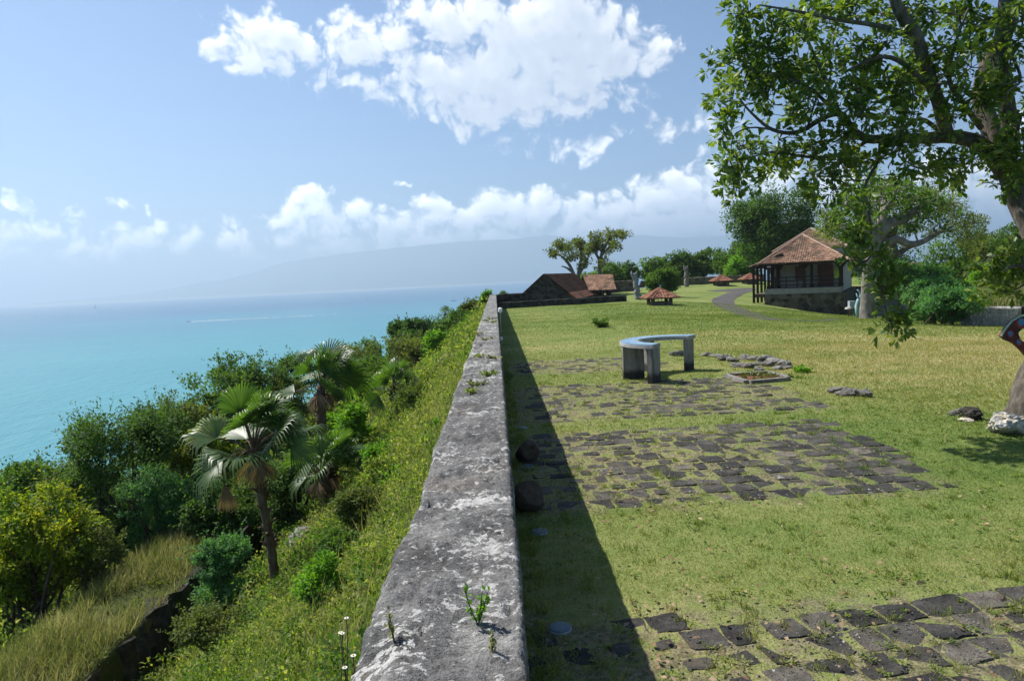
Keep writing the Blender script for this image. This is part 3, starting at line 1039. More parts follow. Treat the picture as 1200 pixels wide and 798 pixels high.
def tiled_plane(mb, a, b, c, d, pitch=0.24, amp=0.045, rows=None):
    """a corrugated sheet of half-round tiles; a,b run along the eave, d,c along the top (may shrink to a point)"""
    a, b, c, d = (np.array(q, float) for q in (a, b, c, d))
    n = np.cross(b - a, d - a)
    n /= np.linalg.norm(n)
    if n[2] < 0:
        n = -n
    L = np.linalg.norm(b - a)
    nu = max(4, int(L / pitch) * 4)
    H = np.linalg.norm((c + d) / 2 - (a + b) / 2)
    nr = rows or max(3, int(H / 0.34))
    e = (b - a) / L
    off_d, off_c = (d - a) @ e, (c - a) @ e
    up = (d - a) - e * off_d
    v, f = [], []
    for r in range(nr):                        # every course overlaps the one below by a lip
        for s, t_ in ((0, r / nr), (1, (r + 1) / nr)):
            lo, hi = off_d * t_, L + (off_c - L) * t_
            for i in range(nu + 1):
                w = lo + (hi - lo) * i / nu
                ht = amp * (0.5 + 0.5 * math.cos(2 * math.pi * w / pitch)) + (0.028 if s == 0 else 0.0)
                v.append(a + e * w + up * t_ + n * ht)
    for r in range(nr):
        o = r * 2 * (nu + 1)
        for i in range(nu):
            f.append((o + i, o + i + 1, o + nu + 1 + i + 1, o + nu + 1 + i))
        if r:
            q = o - (nu + 1)
            for i in range(nu):
                f.append((q + i, q + i + 1, o + i + 1, o + i))
    mb.add(v, f)
    mb.slab([a - n * 0.02, b - n * 0.02, c - n * 0.02, d - n * 0.02] if np.linalg.norm(c - d) > 1e-3 else [a - n * 0.02, b - n * 0.02, c - n * 0.02, d - n * 0.02 + e * 1e-3], 0.05)


def ridge_line(mb, pts, r=0.09):
    pts = [np.array(p, float) for p in pts]
    for p, q in zip(pts[:-1], pts[1:]):
        k = max(2, int(np.linalg.norm(q - p) / 0.35))
        for i in range(k):
            s, t_ = i / k, (i + 1) / k
            mb.tube([p + (q - p) * s, p + (q - p) * (t_ * 1.0 + 0.04 / k)], [r * 1.12, r * 0.95], 8)


def wall_box(name, p0, p1, thick, ztop, zbot, mat, label, rough=0.06, seed=1, parent=None, cat='wall', ztop2=None, cap=None):
    """a stone wall from p0 to p1 (x, y) with an uneven coping"""
    p0, p1 = np.array(p0, float), np.array(p1, float)
    L = np.linalg.norm(p1 - p0)
    e = (p1 - p0) / L
    nrm = np.array([-e[1], e[0]])
    n = max(4, int(L / 0.35))
    ztop2 = ztop if ztop2 is None else ztop2
    co = []
    prof = [(-.5, 0), (-.5, .5), (-.5, .96), (-.42, 1), (0, 1.01), (.42, 1), (.5, .96), (.5, .5), (.5, 0)]
    for i in range(n + 1):
        q = p0 + e * L * i / n
        zt = ztop + (ztop2 - ztop) * i / n
        for s, h in prof:
            co.append((q[0] + nrm[0] * s * thick, q[1] + nrm[1] * s * thick, zbot + (zt - zbot) * h))
    co = np.array(co)
    d = fbm(co * 1.9, 3, seed)
    co[:, 2] += rough * d * (co[:, 2] > zbot + 0.3)
    co[:, :2] += nrm * (0.5 * rough * fbm(co * 2.3, 3, seed + 4))[:, None]
    k = len(prof)
    f = [(i * k + j, (i + 1) * k + j, (i + 1) * k + j + 1, i * k + j + 1) for i in range(n) for j in range(k - 1)]
    f += [tuple(range(k)), tuple(n * k + j for j in reversed(range(k)))]
    o = obj(name, co, f, mat, parent, False)
    if parent is None:
        tag(o, label, cat)
    return o


# ------------------------------------------------------------------ walls at the end of the terrace
wall_box('stone_wall', (0.08, 66.0), (2.9, 66.6), 0.6, WT, -0.4, M_DARKWALL, 'dark end wall joining the long parapet to the gabled stone building', 0.05, 3)
wall_box('stone_wall', (0.1, 64.2), (13.0, 68.4), 0.5, 0.58, -0.5, M_DARKWALL, 'low dark stone wall across the lawn in front of the gabled building', 0.05, 5, ztop2=0.55)
q0, q1 = P(720, 336, 92), P(745, 335, 94)
wall_box('stone_wall', (q0[0] - 4, 92), (q1[0], 95), 0.6, P(730, 329.5, 93)[2], -0.6, M_BROWNWALL, 'short brown stone wall between the tile roofed shed and the leafy bush', 0.05, 7)
q0, q1 = P(786, 333, 104), P(896, 332, 103)
wall_box('stone_wall', (q0[0], 104.2), (q1[0], 103.6), 0.7, P(800, 326, 104)[2], -0.4, M_BROWNWALL, 'long brown stone wall at the foot of the tree line beyond the lawn', 0.06, 9, ztop2=P(880, 322, 103)[2])


# ------------------------------------------------------------------ gabled building
def gabled_building():
    e = np.array([0.324, 0.946])                   # along the ridge
    n = np.array([0.946, -0.324])                  # across
    A = P(637.7, 321.5, 73.0)
    Lr = 14.5
    eR, eL = P(671, 347, 72.0), P(609, 351.5, 73.6)
    zr = A[2]
    hw = 3.0
    ze = eR[2]
    base = np.array([A[0], A[1]])
    r = root('stone_building', (base[0], base[1], -1.2), 'dark stone building with a sooty tiled gable roof behind the low wall', 'building')
    r_inv = np.array([base[0], base[1], -1.2])

    def w(s, t, z):                               # s along ridge, t across, z world -> local
        q = base + e * s + n * t
        return np.array([q[0], q[1], z]) - r_inv

    zb, th = -1.2, 0.45
    slope = (zr - ze) / hw
    g = MB()
    for s0 in (0.0, Lr - th):                     # gables
        prof = [(-hw + .05, zb), (hw - .05, zb), (hw - .05, ze - .08), (0, zr - .10), (-hw + .05, ze - .08)]
        v = [w(s0, t, z) for t, z in prof] + [w(s0 + th, t, z) for t, z in prof]
        g.add(v, [(0, 1, 2, 3, 4), (9, 8, 7, 6, 5)] + [(i, i + 5, (i + 1) % 5 + 5, (i + 1) % 5) for i in range(5)])
    for t0 in (-hw + .08, hw - .48):
        hgt = ze - 0.12 if t0 < 0 else ze - 0.95  # the landward wall stops short under the open eave
        v = [w(th + .003, t0, zb), w(Lr - th - .003, t0, zb), w(Lr - th - .003, t0 + .4, zb), w(th + .003, t0 + .4, zb)]
        v += [p + np.array([0, 0, hgt - zb]) for p in v]
        g.add(v, [(0, 3, 2, 1), (4, 5, 6, 7), (0, 1, 5, 4), (1, 2, 6, 5), (2, 3, 7, 6), (3, 0, 4, 7)])
    g.build('wall', M_DARKWALL, r)
    for side, mat_ in ((1, M_TILE_DARK), (-1, M_TILE_DARK)):
        m = MB()
        o = 0.35
        lo0, lo1 = w(-.12, side * (hw + o), ze - slope * o), w(Lr + .12, side * (hw + o), ze - slope * o)
        hi0, hi1 = w(-.12, 0, zr + .02), w(Lr + .12, 0, zr + .02)
        t_ = 0.24
        mid0, mid1 = lo0 + (hi0 - lo0) * t_, lo1 + (hi1 - lo1) * t_
        if side > 0:
            m2 = MB()
            tiled_plane(m2, lo0, lo1, mid1, mid0, 0.27, 0.06)
            tiled_plane(m, mid0, mid1, hi1, hi0, 0.27, 0.06)
            ob = m.build('roof', mat_, r)
            e2 = m2.build('eave_tiles', M_TILE_RED, ob)
            e2['label'] = 'newer orange tiles along the eave'
        else:
            tiled_plane(m, lo0, lo1, hi1, hi0, 0.27, 0.06)
            m.build('roof', mat_, r)
    for k in range(8):
        m = MB()
        s = 0.9 + k * (Lr - 1.5) / 7.0
        q = w(s, hw - 0.28, 0)
        m.box((q[0] - .09, q[1] - .09, ze - 0.96 - r_inv[2]), (q[0] + .09, q[1] + .09, ze - 0.02 - r_inv[2]))
        m.build('post', M_WOOD, r)


gabled_building()


def tiled_shed():
    A, B = P(683, 323.2, 86), P(718.5, 322.6, 84)
    lo0, lo1 = P(690, 340.5, 82), P(722.5, 339.5, 80)
    c = np.array([(A[0] + B[0]) / 2, 84.0, -0.8])
    r = root('tile_roofed_shed', c, 'small open shed with a mottled clay tile roof next to the dark gabled building', 'shed')
    L = lambda p: np.array(p) - c
    m = MB()
    tiled_plane(m, L(lo0), L(lo1), L(B), L(A), 0.30, 0.06)
    up = B - lo1
    bk0, bk1 = A + np.array([-lo0[0] + A[0], A[1] - lo0[1], lo0[2] - A[2]]), B + np.array([B[0] - lo1[0], B[1] - lo1[1], lo1[2] - B[2]])
    tiled_plane(m, L(bk1), L(bk0), L(A), L(B), 0.30, 0.06)
    ro = m.build('roof', M_TILE_BROWN, r)
    m = MB()
    ridge_line(m, [L(A), L(B)], 0.11)
    m.build('ridge', M_TILE_RED, ro)
    m = MB()
    x0, x1 = lo0[0] + .3, lo1[0] - .35
    m.box((x0 - c[0], lo1[1] + .5 - c[1], 0), (x1 - c[0], lo1[1] + .9 - c[1], 0.95))
    v = [L((x1 - .2, lo1[1] + .4, -0.8)), L((x1 - .2 + .8, bk1[1] - .3, -0.8)), L((x1 + .6, bk1[1] - .3, lo1[2] - .1)), L((x1 - .2, lo1[1] + .4, lo1[2] - .1)), L((B[0] - .3, B[1], B[2] - .15))]
    m.add(v + [p - np.array([.25, 0, 0]) for p in v], [(0, 1, 2, 4, 3), (8, 9, 7, 6, 5), (0, 5, 6, 1), (1, 6, 7, 2), (2, 7, 9, 4), (4, 9, 8, 3), (3, 8, 5, 0)])
    m.build('wall', M_DARKWALL, r)
    for s in (0.12, 0.5, 0.88):
        m = MB()
        x = x0 + (x1 - x0) * s
        m.box((x - .08 - c[0], lo1[1] + .25 - c[1], 0), (x + .08 - c[0], lo1[1] + .41 - c[1], lo1[2] + 0.8))
        m.build('post', M_DARKWOOD, r)


tiled_shed()


# ------------------------------------------------------------------ low tiled ventilation hoods on the lawn
def vent_hood(px, py, D, w, h, label, mat, detail=True):
    b = P(px, py, D)
    z = float(h_lawn(b[0], b[1]))
    r = root('tiled_hood', (b[0], b[1], z), label, 'roofed shaft', 'low tiled hoods over shafts in the lawn')
    hb_, hw = h * 0.42, w * 0.5
    bw = w * 0.32
    m = MB()
    m.box((-bw, -bw, -.15), (bw, bw, hb_ * 0.45))
    m.build('base', M_BROWNWALL, r)
    for sx_ in (-1, 1):
        for sy_ in (-1, 1):
            m = MB()
            m.box((sx_ * (bw - .13) - .13, sy_ * (bw - .13) - .13, hb_ * 0.45 + .002), (sx_ * (bw - .13) + .13, sy_ * (bw - .13) + .13, hb_ + .12))
            m.build('pillar', M_BROWNWALL, r)
    for k in range(5):
        m = MB()
        x = -bw + .3 + k * (2 * bw - .6) / 4
        m.tube([(x, -bw + .1, hb_ * .45), (x, -bw + .1, hb_ + .1)], 0.025, 6)
        m.build('bar', M_DARKWOOD, r)
    c = [(-hw, -hw, hb_), (hw, -hw, hb_), (hw, hw, hb_), (-hw, hw, hb_)]
    ap = (0, 0, h)
    m = MB()
    for i in range(4):
        tiled_plane(m, c[i], c[(i + 1) % 4], ap, ap, 0.26, 0.07)
    ro = m.build('roof', mat, r)
    m = MB()
    for i in range(4):
        ridge_line(m, [c[i], ap], 0.07)
    m.build('ridge', M_TILE_RED, ro)
    return r


vent_hood(773, 358.5, 60, 2.9, 1.48, 'low square hood with a bright red tiled pyramid roof in the middle of the lawn', M_TILE_RED)
vent_hood(845, 334.2, 97, 2.75, 1.5, 'distant low red tiled hood in front of the long brown wall', M_TILE_RED)
vent_hood(879, 333.5, 99, 2.75, 1.5, 'distant low red tiled hood half hidden behind the pavilion porch', M_TILE_RED)


# ------------------------------------------------------------------ the pavilion
def pavilion():
    Y0 = 70.0
    x0, x1 = 27.75, 35.2
    c = np.array([27.75, 70.0, -2.6])
    r = root('pavilion', c, 'old pavilion with brown hipped tile roofs, timber verandah and stone base', 'building', None, rad(-31))
    L = lambda x, y, z: np.array([x, y, z]) - c
    # stone base and concrete deck
    m = MB()
    m.box(L(x0, Y0, -3.4), L(x1, 88.2, -0.135))
    m.build('base', M_BASE, r)
    m = MB()
    m.box(L(x0 + .02, Y0 + .06, -0.132), L(x1 - .35, 74.0, 0.42))
    m.build('deck', M_CONCRETE, r)
    # main house block
    hx0, hx1, hy0, hy1, he = 28.4, 34.8, 74.0, 88.0, 4.35
    m = MB()
    m.box(L(hx0 + .05, hy0, -0.13), L(hx1 - .05, hy0 + .3, 3.6))                # wall behind the verandah
    m.box(L(hx0, hy0 + .302, -0.13), L(hx1, hy1, he))
    m.build('wall', M_PLASTER, r)
    # door with shutters, second opening
    for xa in (33.15,):
        m = MB()
        m.box(L(xa - .75, hy0 - .06, .42), L(xa + .75, hy0 - .003, 2.75))
        d = m.build('door', M_SHUTTER, r)
        for k in (-1, 1):
            m = MB()
            for q in range(9):
                z = .55 + q * .23
                m.box(L(xa + k * .37 - .30, hy0 - .085, z), L(xa + k * .37 + .30, hy0 - .062, z + .16))
            m.build('shutter', M_SHUTTER, d)
    m = MB()
    m.box(L(30.2, hy0 - .05, 1.2), L(31.2, hy0 - .003, 2.6))
    m.build('window', M_SHUTTER, r)
    # front hipped roof over the verandah
    a, b = P(892.0, 309.5, 69.3), P(986.5, 305.5, 69.3)
    ez = 3.02
    A, B = (x0 - .55, 69.3, ez), (x1 + .55, 69.3, ez)
    ap = (30.9, 74.7, 5.95)
    Cb, Db = (x1 + .55, 79.0, ez), (x0 - .55, 79.0, ez)
    m = MB()
    tiled_plane(m, L(*A), L(*B), L(*ap), L(*ap), 0.22, 0.05)
    tiled_plane(m, L(*B), L(*Cb), L(*ap), L(*ap), 0.22, 0.05)
    tiled_plane(m, L(*Db), L(*A), L(*ap), L(*ap), 0.22, 0.05)
    ro = m.build('roof', M_TILE_BROWN, r)
    m = MB()
    ridge_line(m, [L(*A), L(*ap)], 0.10)
    ridge_line(m, [L(*B), L(*ap)], 0.10)
    m.build('ridge', M_RIDGE, ro)
    m = MB()
    m.box(L(A[0] + .1, 69.42, ez - .24), L(B[0] - .1, 69.52, ez - .06))
    m.build('fascia', M_DARKWOOD, ro)
    # upper hipped roof of the house block
    ez2 = 4.3
    q = [(27.7, 75.4, ez2), (35.5, 75.4, ez2), (35.5, 88.8, ez2), (27.7, 88.8, ez2)]
    ap2 = (31.0, 81.2, 6.85)
    m = MB()
    for i in range(4):
        tiled_plane(m, L(*q[i]), L(*q[(i + 1) % 4]), L(*ap2), L(*ap2), 0.22, 0.05)
    ro2 = m.build('upper_roof', M_TILE_MOSS, r)
    m = MB()
    for i in range(4):
        ridge_line(m, [L(*q[i]), L(*ap2)], 0.10)
    m.build('ridge', M_RIDGE, ro2)
    # lean-to along the seaward side
    m = MB()
    tiled_plane(m, L(26.1, 83.0, 2.75), L(26.1, 70.4, 2.75), L(29.4, 70.4, 4.05), L(29.4, 83.0, 4.05), 0.24, 0.05)
    ro3 = m.build('porch_roof', M_TILE_BROWN, r)
    m = MB()
    m.box(L(26.22, 70.5, 2.58), L(26.34, 83, 2.72))
    m.box(L(26.22, 70.42, 2.58), L(28.8, 70.52, 2.76))
    m.build('fascia', M_DARKWOOD, ro3)
    m = MB()
    m.box(L(26.4, 71.2, -.45), L(28.9, 82.9, -.10))
    m.build('porch_deck', M_WOOD, r)
    for k in range(6):
        m = MB()
        y = 70.65 + k * 2.3
        m.box(L(26.45, y - .11, -1.3), L(26.67, y + .11, 2.9))
        m.build('post', M_DARKWOOD, r)
    for k in range(4):
        m = MB()
        y = 71.0 + k * 2.8
        m.box(L(28.35, y - .10, -.2), L(28.55, y + .10, 3.4))
        m.build('post', M_DARKWOOD, r)

    def post(x, y, flare=True):
        m = MB()
        m.box(L(x - .13, y - .13, .42), L(x + .13, y + .13, ez - .1))
        m.box(L(x - .17, y - .17, .421), L(x + .17, y + .17, .75))
        if flare:
            m.box(L(x - .45, y - .08, ez - .42), L(x + .45, y + .08, ez - .24))
            m.box(L(x - .28, y - .085, ez - .62), L(x + .28, y + .085, ez - .422))
        m.build('post', M_DARKWOOD, r)

    for x in (x0 + .35, 31.5, 34.75):
        post(x, 70.35)
    post(28.9, 71.4)
    post(x0 + .35, 72.6)
    post(34.75, 72.6)
    post(31.9, 73.2, False)
    for (xa, xb) in ((x0 + .5, 31.35), (31.65, 34.6)):
        m = MB()
        for z in (.72, 1.12, 1.50):
            m.box(L(xa, 70.31, z), L(xb, 70.39, z + .10))
        for k in range(3):
            x = xa + (k + .5) * (xb - xa) / 3
            m.box(L(x - .05, 70.29, .42), L(x + .05, 70.41, 1.62))
        m.build('railing', M_DARKWOOD, r)
    m = MB()
    for z in (.72, 1.12, 1.50):
        m.box(L(34.71, 70.5, z), L(34.79, 73.9, z + .10))
    m.build('railing', M_DARKWOOD, r)
    m = MB()
    m.box(L(28.1, 69.50, 2.62), L(28.45, 69.66, 2.88))
    m.build('flood_lamp', M_BLUEGREY, r)


pavilion()


# ------------------------------------------------------------------ lower stone wall, hut and fence to the right of the pavilion
wall_box('stone_wall', (37.2, 80), (52, 86), 0.6, -0.2, -3.5, M_BASE, 'dark stone wall behind the pale tree trunk beside the pavilion', 0.05, 11)


def hut():
    b = P(1069, 345, 88)
    zt, zr = P(1069, 322, 88)[2], P(1066, 308, 88)[2]
    r = root('stone_hut', (b[0], b[1], -3), 'small grey hut with a red tiled roof glimpsed behind the leaning trunk', 'building')
    m = MB()
    m.box((-3.6, 0, 0), (2.0, 4, zt + 3.6))
    m.build('wall', M_BASE, r)
    m = MB()
    m.box((-0.6, -.06, zt + 1.2), (1.9, -.003, zt + 3.5))
    m.build('screen', M_BLUEGREY, r)
    m = MB()
    tiled_plane(m, (-4.2, -.5, zt + 3.55), (2.4, -.5, zt + 3.55), (2.4, 2.2, zr + 3), (-4.2, 2.2, zr + 3))
    m.build('roof', M_TILE_RED, r)


hut()


def fence():
    a, b = ghit(1056, 349), ghit(1082, 362)
    r = root('picket_fence', a, 'pale wooden fence beside the dark path behind the trees', 'fence')
    k = 12
    m = MB()
    for zz in (.35, .8):
        m.tube([np.array([0, 0, zz]), b - a + np.array([0, 0, zz])], 0.05, 4)
    m.build('rail', M_PICKET, r)
    for i in range(k):
        m = MB()
        q = (b - a) * i / (k - 1)
        m.box((q[0] - .09, q[1] - .05, q[2] - .1), (q[0] + .09, q[1] + .05, q[2] + 1.15))
        m.build('picket', M_PICKET, r)


fence()


def cabinet():
    b = P(998, 365.5, 62)
    b[2] = min(b[2], float(h_lawn(b[0], b[1])))
    r = root('electric_cabinet', b, 'grey electrical cabinet on posts beside the pavilion base', 'cabinet')
    m = MB()
    m.box((-.27, -.2, .72), (.27, .2, 1.42))
    m.build('box', M_BLUEGREY, r, bevel=.02)
    for s in (-1, 1):
        m = MB()
        m.box((s * .2 - .04, -.05, -.3), (s * .2 + .04, .05, .718))
        m.build('leg', M_WOOD, r)
    m = MB()
    m.box((-.24, -.215, .76), (.24, -.203, 1.38))
    m.build('door', M_BLUEGREY, r)
    b = ghit(994.5, 371)
    r = root('garden_lamp', b, 'short mushroom shaped garden lamp on a post by the pavilion corner', 'lamp')
    m = MB()
    m.tube([(0, 0, -.1), (0, 0, .62)], .045, 8)
    m.build('post', M_DARKWOOD, r)
    m = MB()
    m.tube([(0, 0, .62), (0, 0, .67), (0, 0, .80), (0, 0, .86)], [.12, .32, .26, .04], 12)
    m.build('lamp_shade', M_PICKET, r)


cabinet()


# ------------------------------------------------------------------ wall at the landward edge with dry grass on top
def right_wall():
    z = P(1150, 360, 33)[2]
    wall_box('retaining_wall', (23.0, 33.3), (25.0, 32.0), 0.7, z, -1.6, M_PALEWALL, 'pale lime streaked stone retaining wall under the dry grass bank', 0.06, 13)
    wall_box('retaining_wall', (24.75, 32.9), (36, 29.5), 0.7, z - .02, -1.4, M_DARKSTONE, 'darker set back stretch of stone wall behind the painted carving', 0.06, 15)
    # the bank of earth it holds back
    xs_, ys_ = np.linspace(22.6, 60, 50), np.linspace(30.0, 52, 40)
    X, Y = np.meshgrid(xs_, ys_)
    front = 33.5 - 0.35 * (X - 23)
    up = z - .05 + 0.055 * np.clip(Y - front, 0, 12) + fbm2(X, Y, 0.6, 3, 5) * .12
    g = h_lawn(X, Y) - 0.3
    k = sstep(-0.3, 0.1, Y - front) * sstep(-0.1, 1.0, X - 22.8 - 0.68 * (Y - 33)) * sstep(51.9, 46, Y)
    Z = g + (up - g) * k
    co = np.stack([X.ravel(), Y.ravel(), Z.ravel()], 1)
    nx = len(xs_)
    f = [(j * nx + i, j * nx + i + 1, (j + 1) * nx + i + 1, (j + 1) * nx + i) for j in range(len(ys_) - 1) for i in range(nx - 1)]
    kind(obj('bank', co, f, M_LAWN, None, True), 'structure')
    return lambda x, y: z - .05 + 0.055 * np.clip(y - (33.5 - .35 * (x - 23)), 0, 12)


h_bank = right_wall()


# ------------------------------------------------------------------ orientation table
def table_top_fn(t):
    co = t.coord('Object')
    r_ = t.vmath('LENGTH', t.vmath('MULTIPLY', co, (1, 1, 0)), None, 1)
    n = t.noise(co, 5.0, 5.0, 0.6)
    c = t.ramp(n, [(0.3, (0.09, 0.18, 0.31)), (0.55, (0.17, 0.29, 0.42)), (0.75, (0.32, 0.42, 0.49))])
    land = t.rng(t.math('ADD', r_, t.math('MULTIPLY', t.noise(co, 9.0, 4.0), 0.22)), 1.12, 1.08)
    c = t.mix(t.math('MULTIPLY', land, 0.5), c, (0.18, 0.24, 0.14))
    return bsdf(t, c, 0.22, None, 0.4)


def legs_fn(t):
    co = t.coord('Object')
    n = t.noise(t.mapping(co, (4, 4, 0.8)), 1.0, 6.0, 0.7)
    c = t.ramp(n, [(0.36, (0.06, 0.057, 0.052)), (0.5, (0.20, 0.19, 0.175)), (0.66, (0.33, 0.32, 0.30))])
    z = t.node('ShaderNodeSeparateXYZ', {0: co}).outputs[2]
    foot_dark = t.rng(t.math('ADD', z, t.math('MULTIPLY', t.noise(co, 7.0, 3.0), 0.18)), 0.38, 0.24)  # legs turn darker towards the ground, with an uneven edge
    c = t.mix(t.math('MULTIPLY', foot_dark, 0.85), c, (0.022, 0.02, 0.018))
    return bsdf(t, c, 0.9, t.bump(n, 0.4, 0.02), 0.15)


M_TABLETOP = material('glazed_blue_panorama', table_top_fn)
M_TABLELEG = material('stained_concrete_leg', legs_fn)
M_RIM = simple('pale_concrete_rim', (0.33, 0.325, 0.31), 0.8, 0.3, 0, 0.35, 7.0)


def orientation_table():
    cx, cy_ = 4.46, 17.2
    r = root('orientation_table', (cx, cy_, 0), 'horseshoe shaped orientation table with a glossy blue top on concrete slab legs', 'table')
    ro, ri, zt = 1.36, 0.86, 0.95
    a0, a1 = rad(50), rad(234)
    N_ = 40

    def ring(m, r0, r1, z0, z1):
        v, f = [], []
        for i in range(N_ + 1):
            a = a0 + (a1 - a0) * i / N_
            c, s = math.cos(a), math.sin(a)
            v += [(r0 * c, r0 * s, z0), (r1 * c, r1 * s, z0), (r1 * c, r1 * s, z1), (r0 * c, r0 * s, z1)]
        for i in range(N_):
            b, q = i * 4, i * 4 + 4
            for j in range(4):
                k = (j + 1) % 4
                f.append((b + j, b + k, q + k, q + j))
        f += [(3, 2, 1, 0), tuple(N_ * 4 + j for j in range(4))]
        m.add(v, f)

    m = MB()
    ring(m, ri, ro, zt - .10, zt - .022)
    rim = m.build('tabletop', M_RIM, r)
    m = MB()
    ring(m, ri + .03, ro - .03, zt - .0215, zt)
    s = m.build('panorama_panel', M_TABLETOP, rim)
    for deg, r0, r1, th in ((230, .90, 1.33, .13), (185, .80, 1.34, .12), (112, .92, 1.33, .12), (55, .90, 1.33, .13)):
        a = rad(deg)
        M = Matrix.Rotation(a, 4, 'Z')
        m = MB()
        m.box((r0, -th / 2, -.08), (r1, th / 2, zt - .101), M)
        m.build('leg', M_TABLELEG, r)
    return r


orientation_table()


# ------------------------------------------------------------------ rocks
def rock(px, py, size, label, mat, D=None, squash=(1, 1, .7), seed=1, name='rock', cat='rock', group=None, at=None, sink=.25, rough=.35, z=None):
    q = ghit(px, py) if at is None else np.array(at, float)
    bm = bmesh.new()
    bmesh.ops.create_icosphere(bm, subdivisions=5 if size > .12 else 4, radius=1.0)
    v = np.array([x.co for x in bm.verts])
    f = [tuple(x.index for x in p.verts) for p in bm.faces]
    bm.free()
    rng = np.random.default_rng(seed)
    d = v.copy()
    for _ in range(9):                          # facets: planes cut off the ball
        n = rand_unit(rng, 1)[0]
        lim = rng.uniform(.55, .85)
        over = np.maximum(d @ n - lim, 0)
        d -= over[:, None] * n * .9
    k = 1 + rough * fbm(v * 1.6 + seed, 4, seed) + (.30 if rough > .1 else .04) * fbm(v * 4.5 + seed, 4, seed + 2, .6)
    d = d * k[:, None] * np.array(squash) * size
    o = obj(name, d, f, mat, None, rough < .1)
    o.location = (q[0], q[1], q[2] + size * squash[2] * (1 - 2 * sink))
    o.rotation_euler = (0, 0, rng.uniform(0, 6))
    return tag(o, label, cat, group)


rock(1184, 508, .24, 'big pale coral rock at the foot of the leaning tree trunk', M_CORAL, squash=(1.15, .9, .85), seed=4, sink=.1)
rock(1139, 492, .17, 'dark brown rock in the grass beside the pale coral rock', M_CLIFF, squash=(1.2, .9, .8), seed=5)
rock(1129, 487, .13, 'small orange tinged grey rock next to the dark brown rock', M_GREYROCK, squash=(1.6, .8, .75), seed=6)
rock(1132, 494, .08, 'small pale stone lying just before the dark brown rock', M_CORAL, squash=(1.5, 1, .5), seed=7)
rock(996, 464, .19, 'flat grey rock on the border between short and tall grass', M_GREYROCK, squash=(1.4, .9, .5), seed=8)
rock(1015, 465, .13, 'squarish pale grey rock standing apart at the tall grass edge', M_GREYROCK, squash=(1, .9, .85), seed=9)
rock(981, 459, .19, 'brownish flat slab of rock half sunk in the lawn', M_GREYROCK, squash=(1.5, .9, .35), seed=10)
rng_ = np.random.default_rng(77)
for k, (px, py, s) in enumerate([(858, 424, .2), (872, 421, .22), (884, 422, .26), (897, 423, .32), (908, 425, .3), (918, 428, .24), (900, 429, .2), (920, 432, .2),
                                 (866, 430, .26), (878, 431, .2), (850, 422, .22), (890, 434, .16), (840, 418, .2), (828, 417, .2), (795, 417, .22), (788, 416, .16), (910, 433, .15), (888, 428, .17)]):
    rock(px, py, s * .8, 'weathered grey stone in the tumbled row of stones past the blue table', M_GREYROCK, squash=(1.5, 1, rng_.uniform(.35, .7)), seed=20 + k, name='stone', cat='stone',
         group='tumbled grey stones past the table')
# rocks showing through the slope
for k, (px, py, D, s, lb) in enumerate([(352, 598, 15.2, .35, 'pale grey rock jutting from the green slope behind the tall palm trunk'),
                                        (526, 432, 33, .45, 'brown grey rock in the yellow grass near the parapet'),
                                        (392, 556, 19, .3, 'small rock in the slope under the short palm')]):
    q = P(px, py, D)
    rock(0, 0, s, lb, M_GREYROCK, squash=(1.5, 1, .6), seed=50 + k, at=(q[0], q[1], float(h_hill(q[0], q[1]))), sink=.2)

# dark iron balls and the round lamps in the shaded strip
for px, py, s, lb in ((620, 543, .20, 'dark round mossy ball in the wall shade, beyond its larger twin'), (623, 601, .225, 'larger dark round mossy ball lying against the shaded wall')):
    q = ghit(px, py)
    rock(0, 0, s * .92, lb, M_DARKBALL, squash=(1, 1, .95), seed=33 + int(s * 100), name='iron_ball', cat='iron ball', at=(q[0] - .02, q[1] + .1, q[2]), sink=.06, rough=.05, group='dark balls beside the parapet')


def ground_lamp(px, py, r_, label):
    q = ghit(px, py)
    r = root('ground_lamp', (q[0], q[1], float(h_lawn(q[0], q[1]))), label, 'ground lamp', 'round lamps sunk beside the parapet')
    m = MB()
    m.tube([(0, 0, -.05), (0, 0, .012), (0, 0, .018)], [r_ * 1.07, r_ * 1.07, r_ * 1.03], 24)
    m.build('housing', M_BLUEGREY, r)
    m = MB()
    m.tube([(0, 0, .019), (0, 0, .024), (0, 0, .027)], [r_, r_ * .9, r_ * .5], 24)
    m.build('lens', M_GLASSBLUE, r, True)


ground_lamp(632, 625, .085, 'round pale blue ground lamp just before the larger dark ball')
ground_lamp(656, 738, .085, 'round pale blue ground lamp in the shade closest to the photographer')
ground_lamp(618, 547.5, .085, 'round pale blue ground lamp in front of the smaller dark ball')
ground_lamp(612, 502.5, .085, 'round pale blue ground lamp in the shade beyond both dark balls')


def wall_lamp(px, py, label):
    D = EYE and 0
    q = None
    d = ray(px, py)
    k = (0.13) / d[0]                      # on the inner face of the parapet
    p = CAM + d * k
    r = root('wall_lamp', (0.09, p[1], p[2]), label, 'lamp', 'white lamps along the parapet')
    m = MB()
    m.tube([(-.02, 0, -.75), (.03, 0, -.75), (.035, 0, -.1)], .018, 6)
    m.build('stem', M_PICKET, r)
    m = MB()
    m.tube([(.035, -.0, -.1), (.035, 0, -.06), (.035, 0, .04), (.035, 0, .07)], [.03, .075, .075, .03], 10)
    m.build('lamp_head', M_WHITE, r)


wall_lamp(587.2, 396.5, 'small white lamp on the inner face of the parapet halfway along')
wall_lamp(586.3, 363, 'small white lamp at the far end of the parapet')


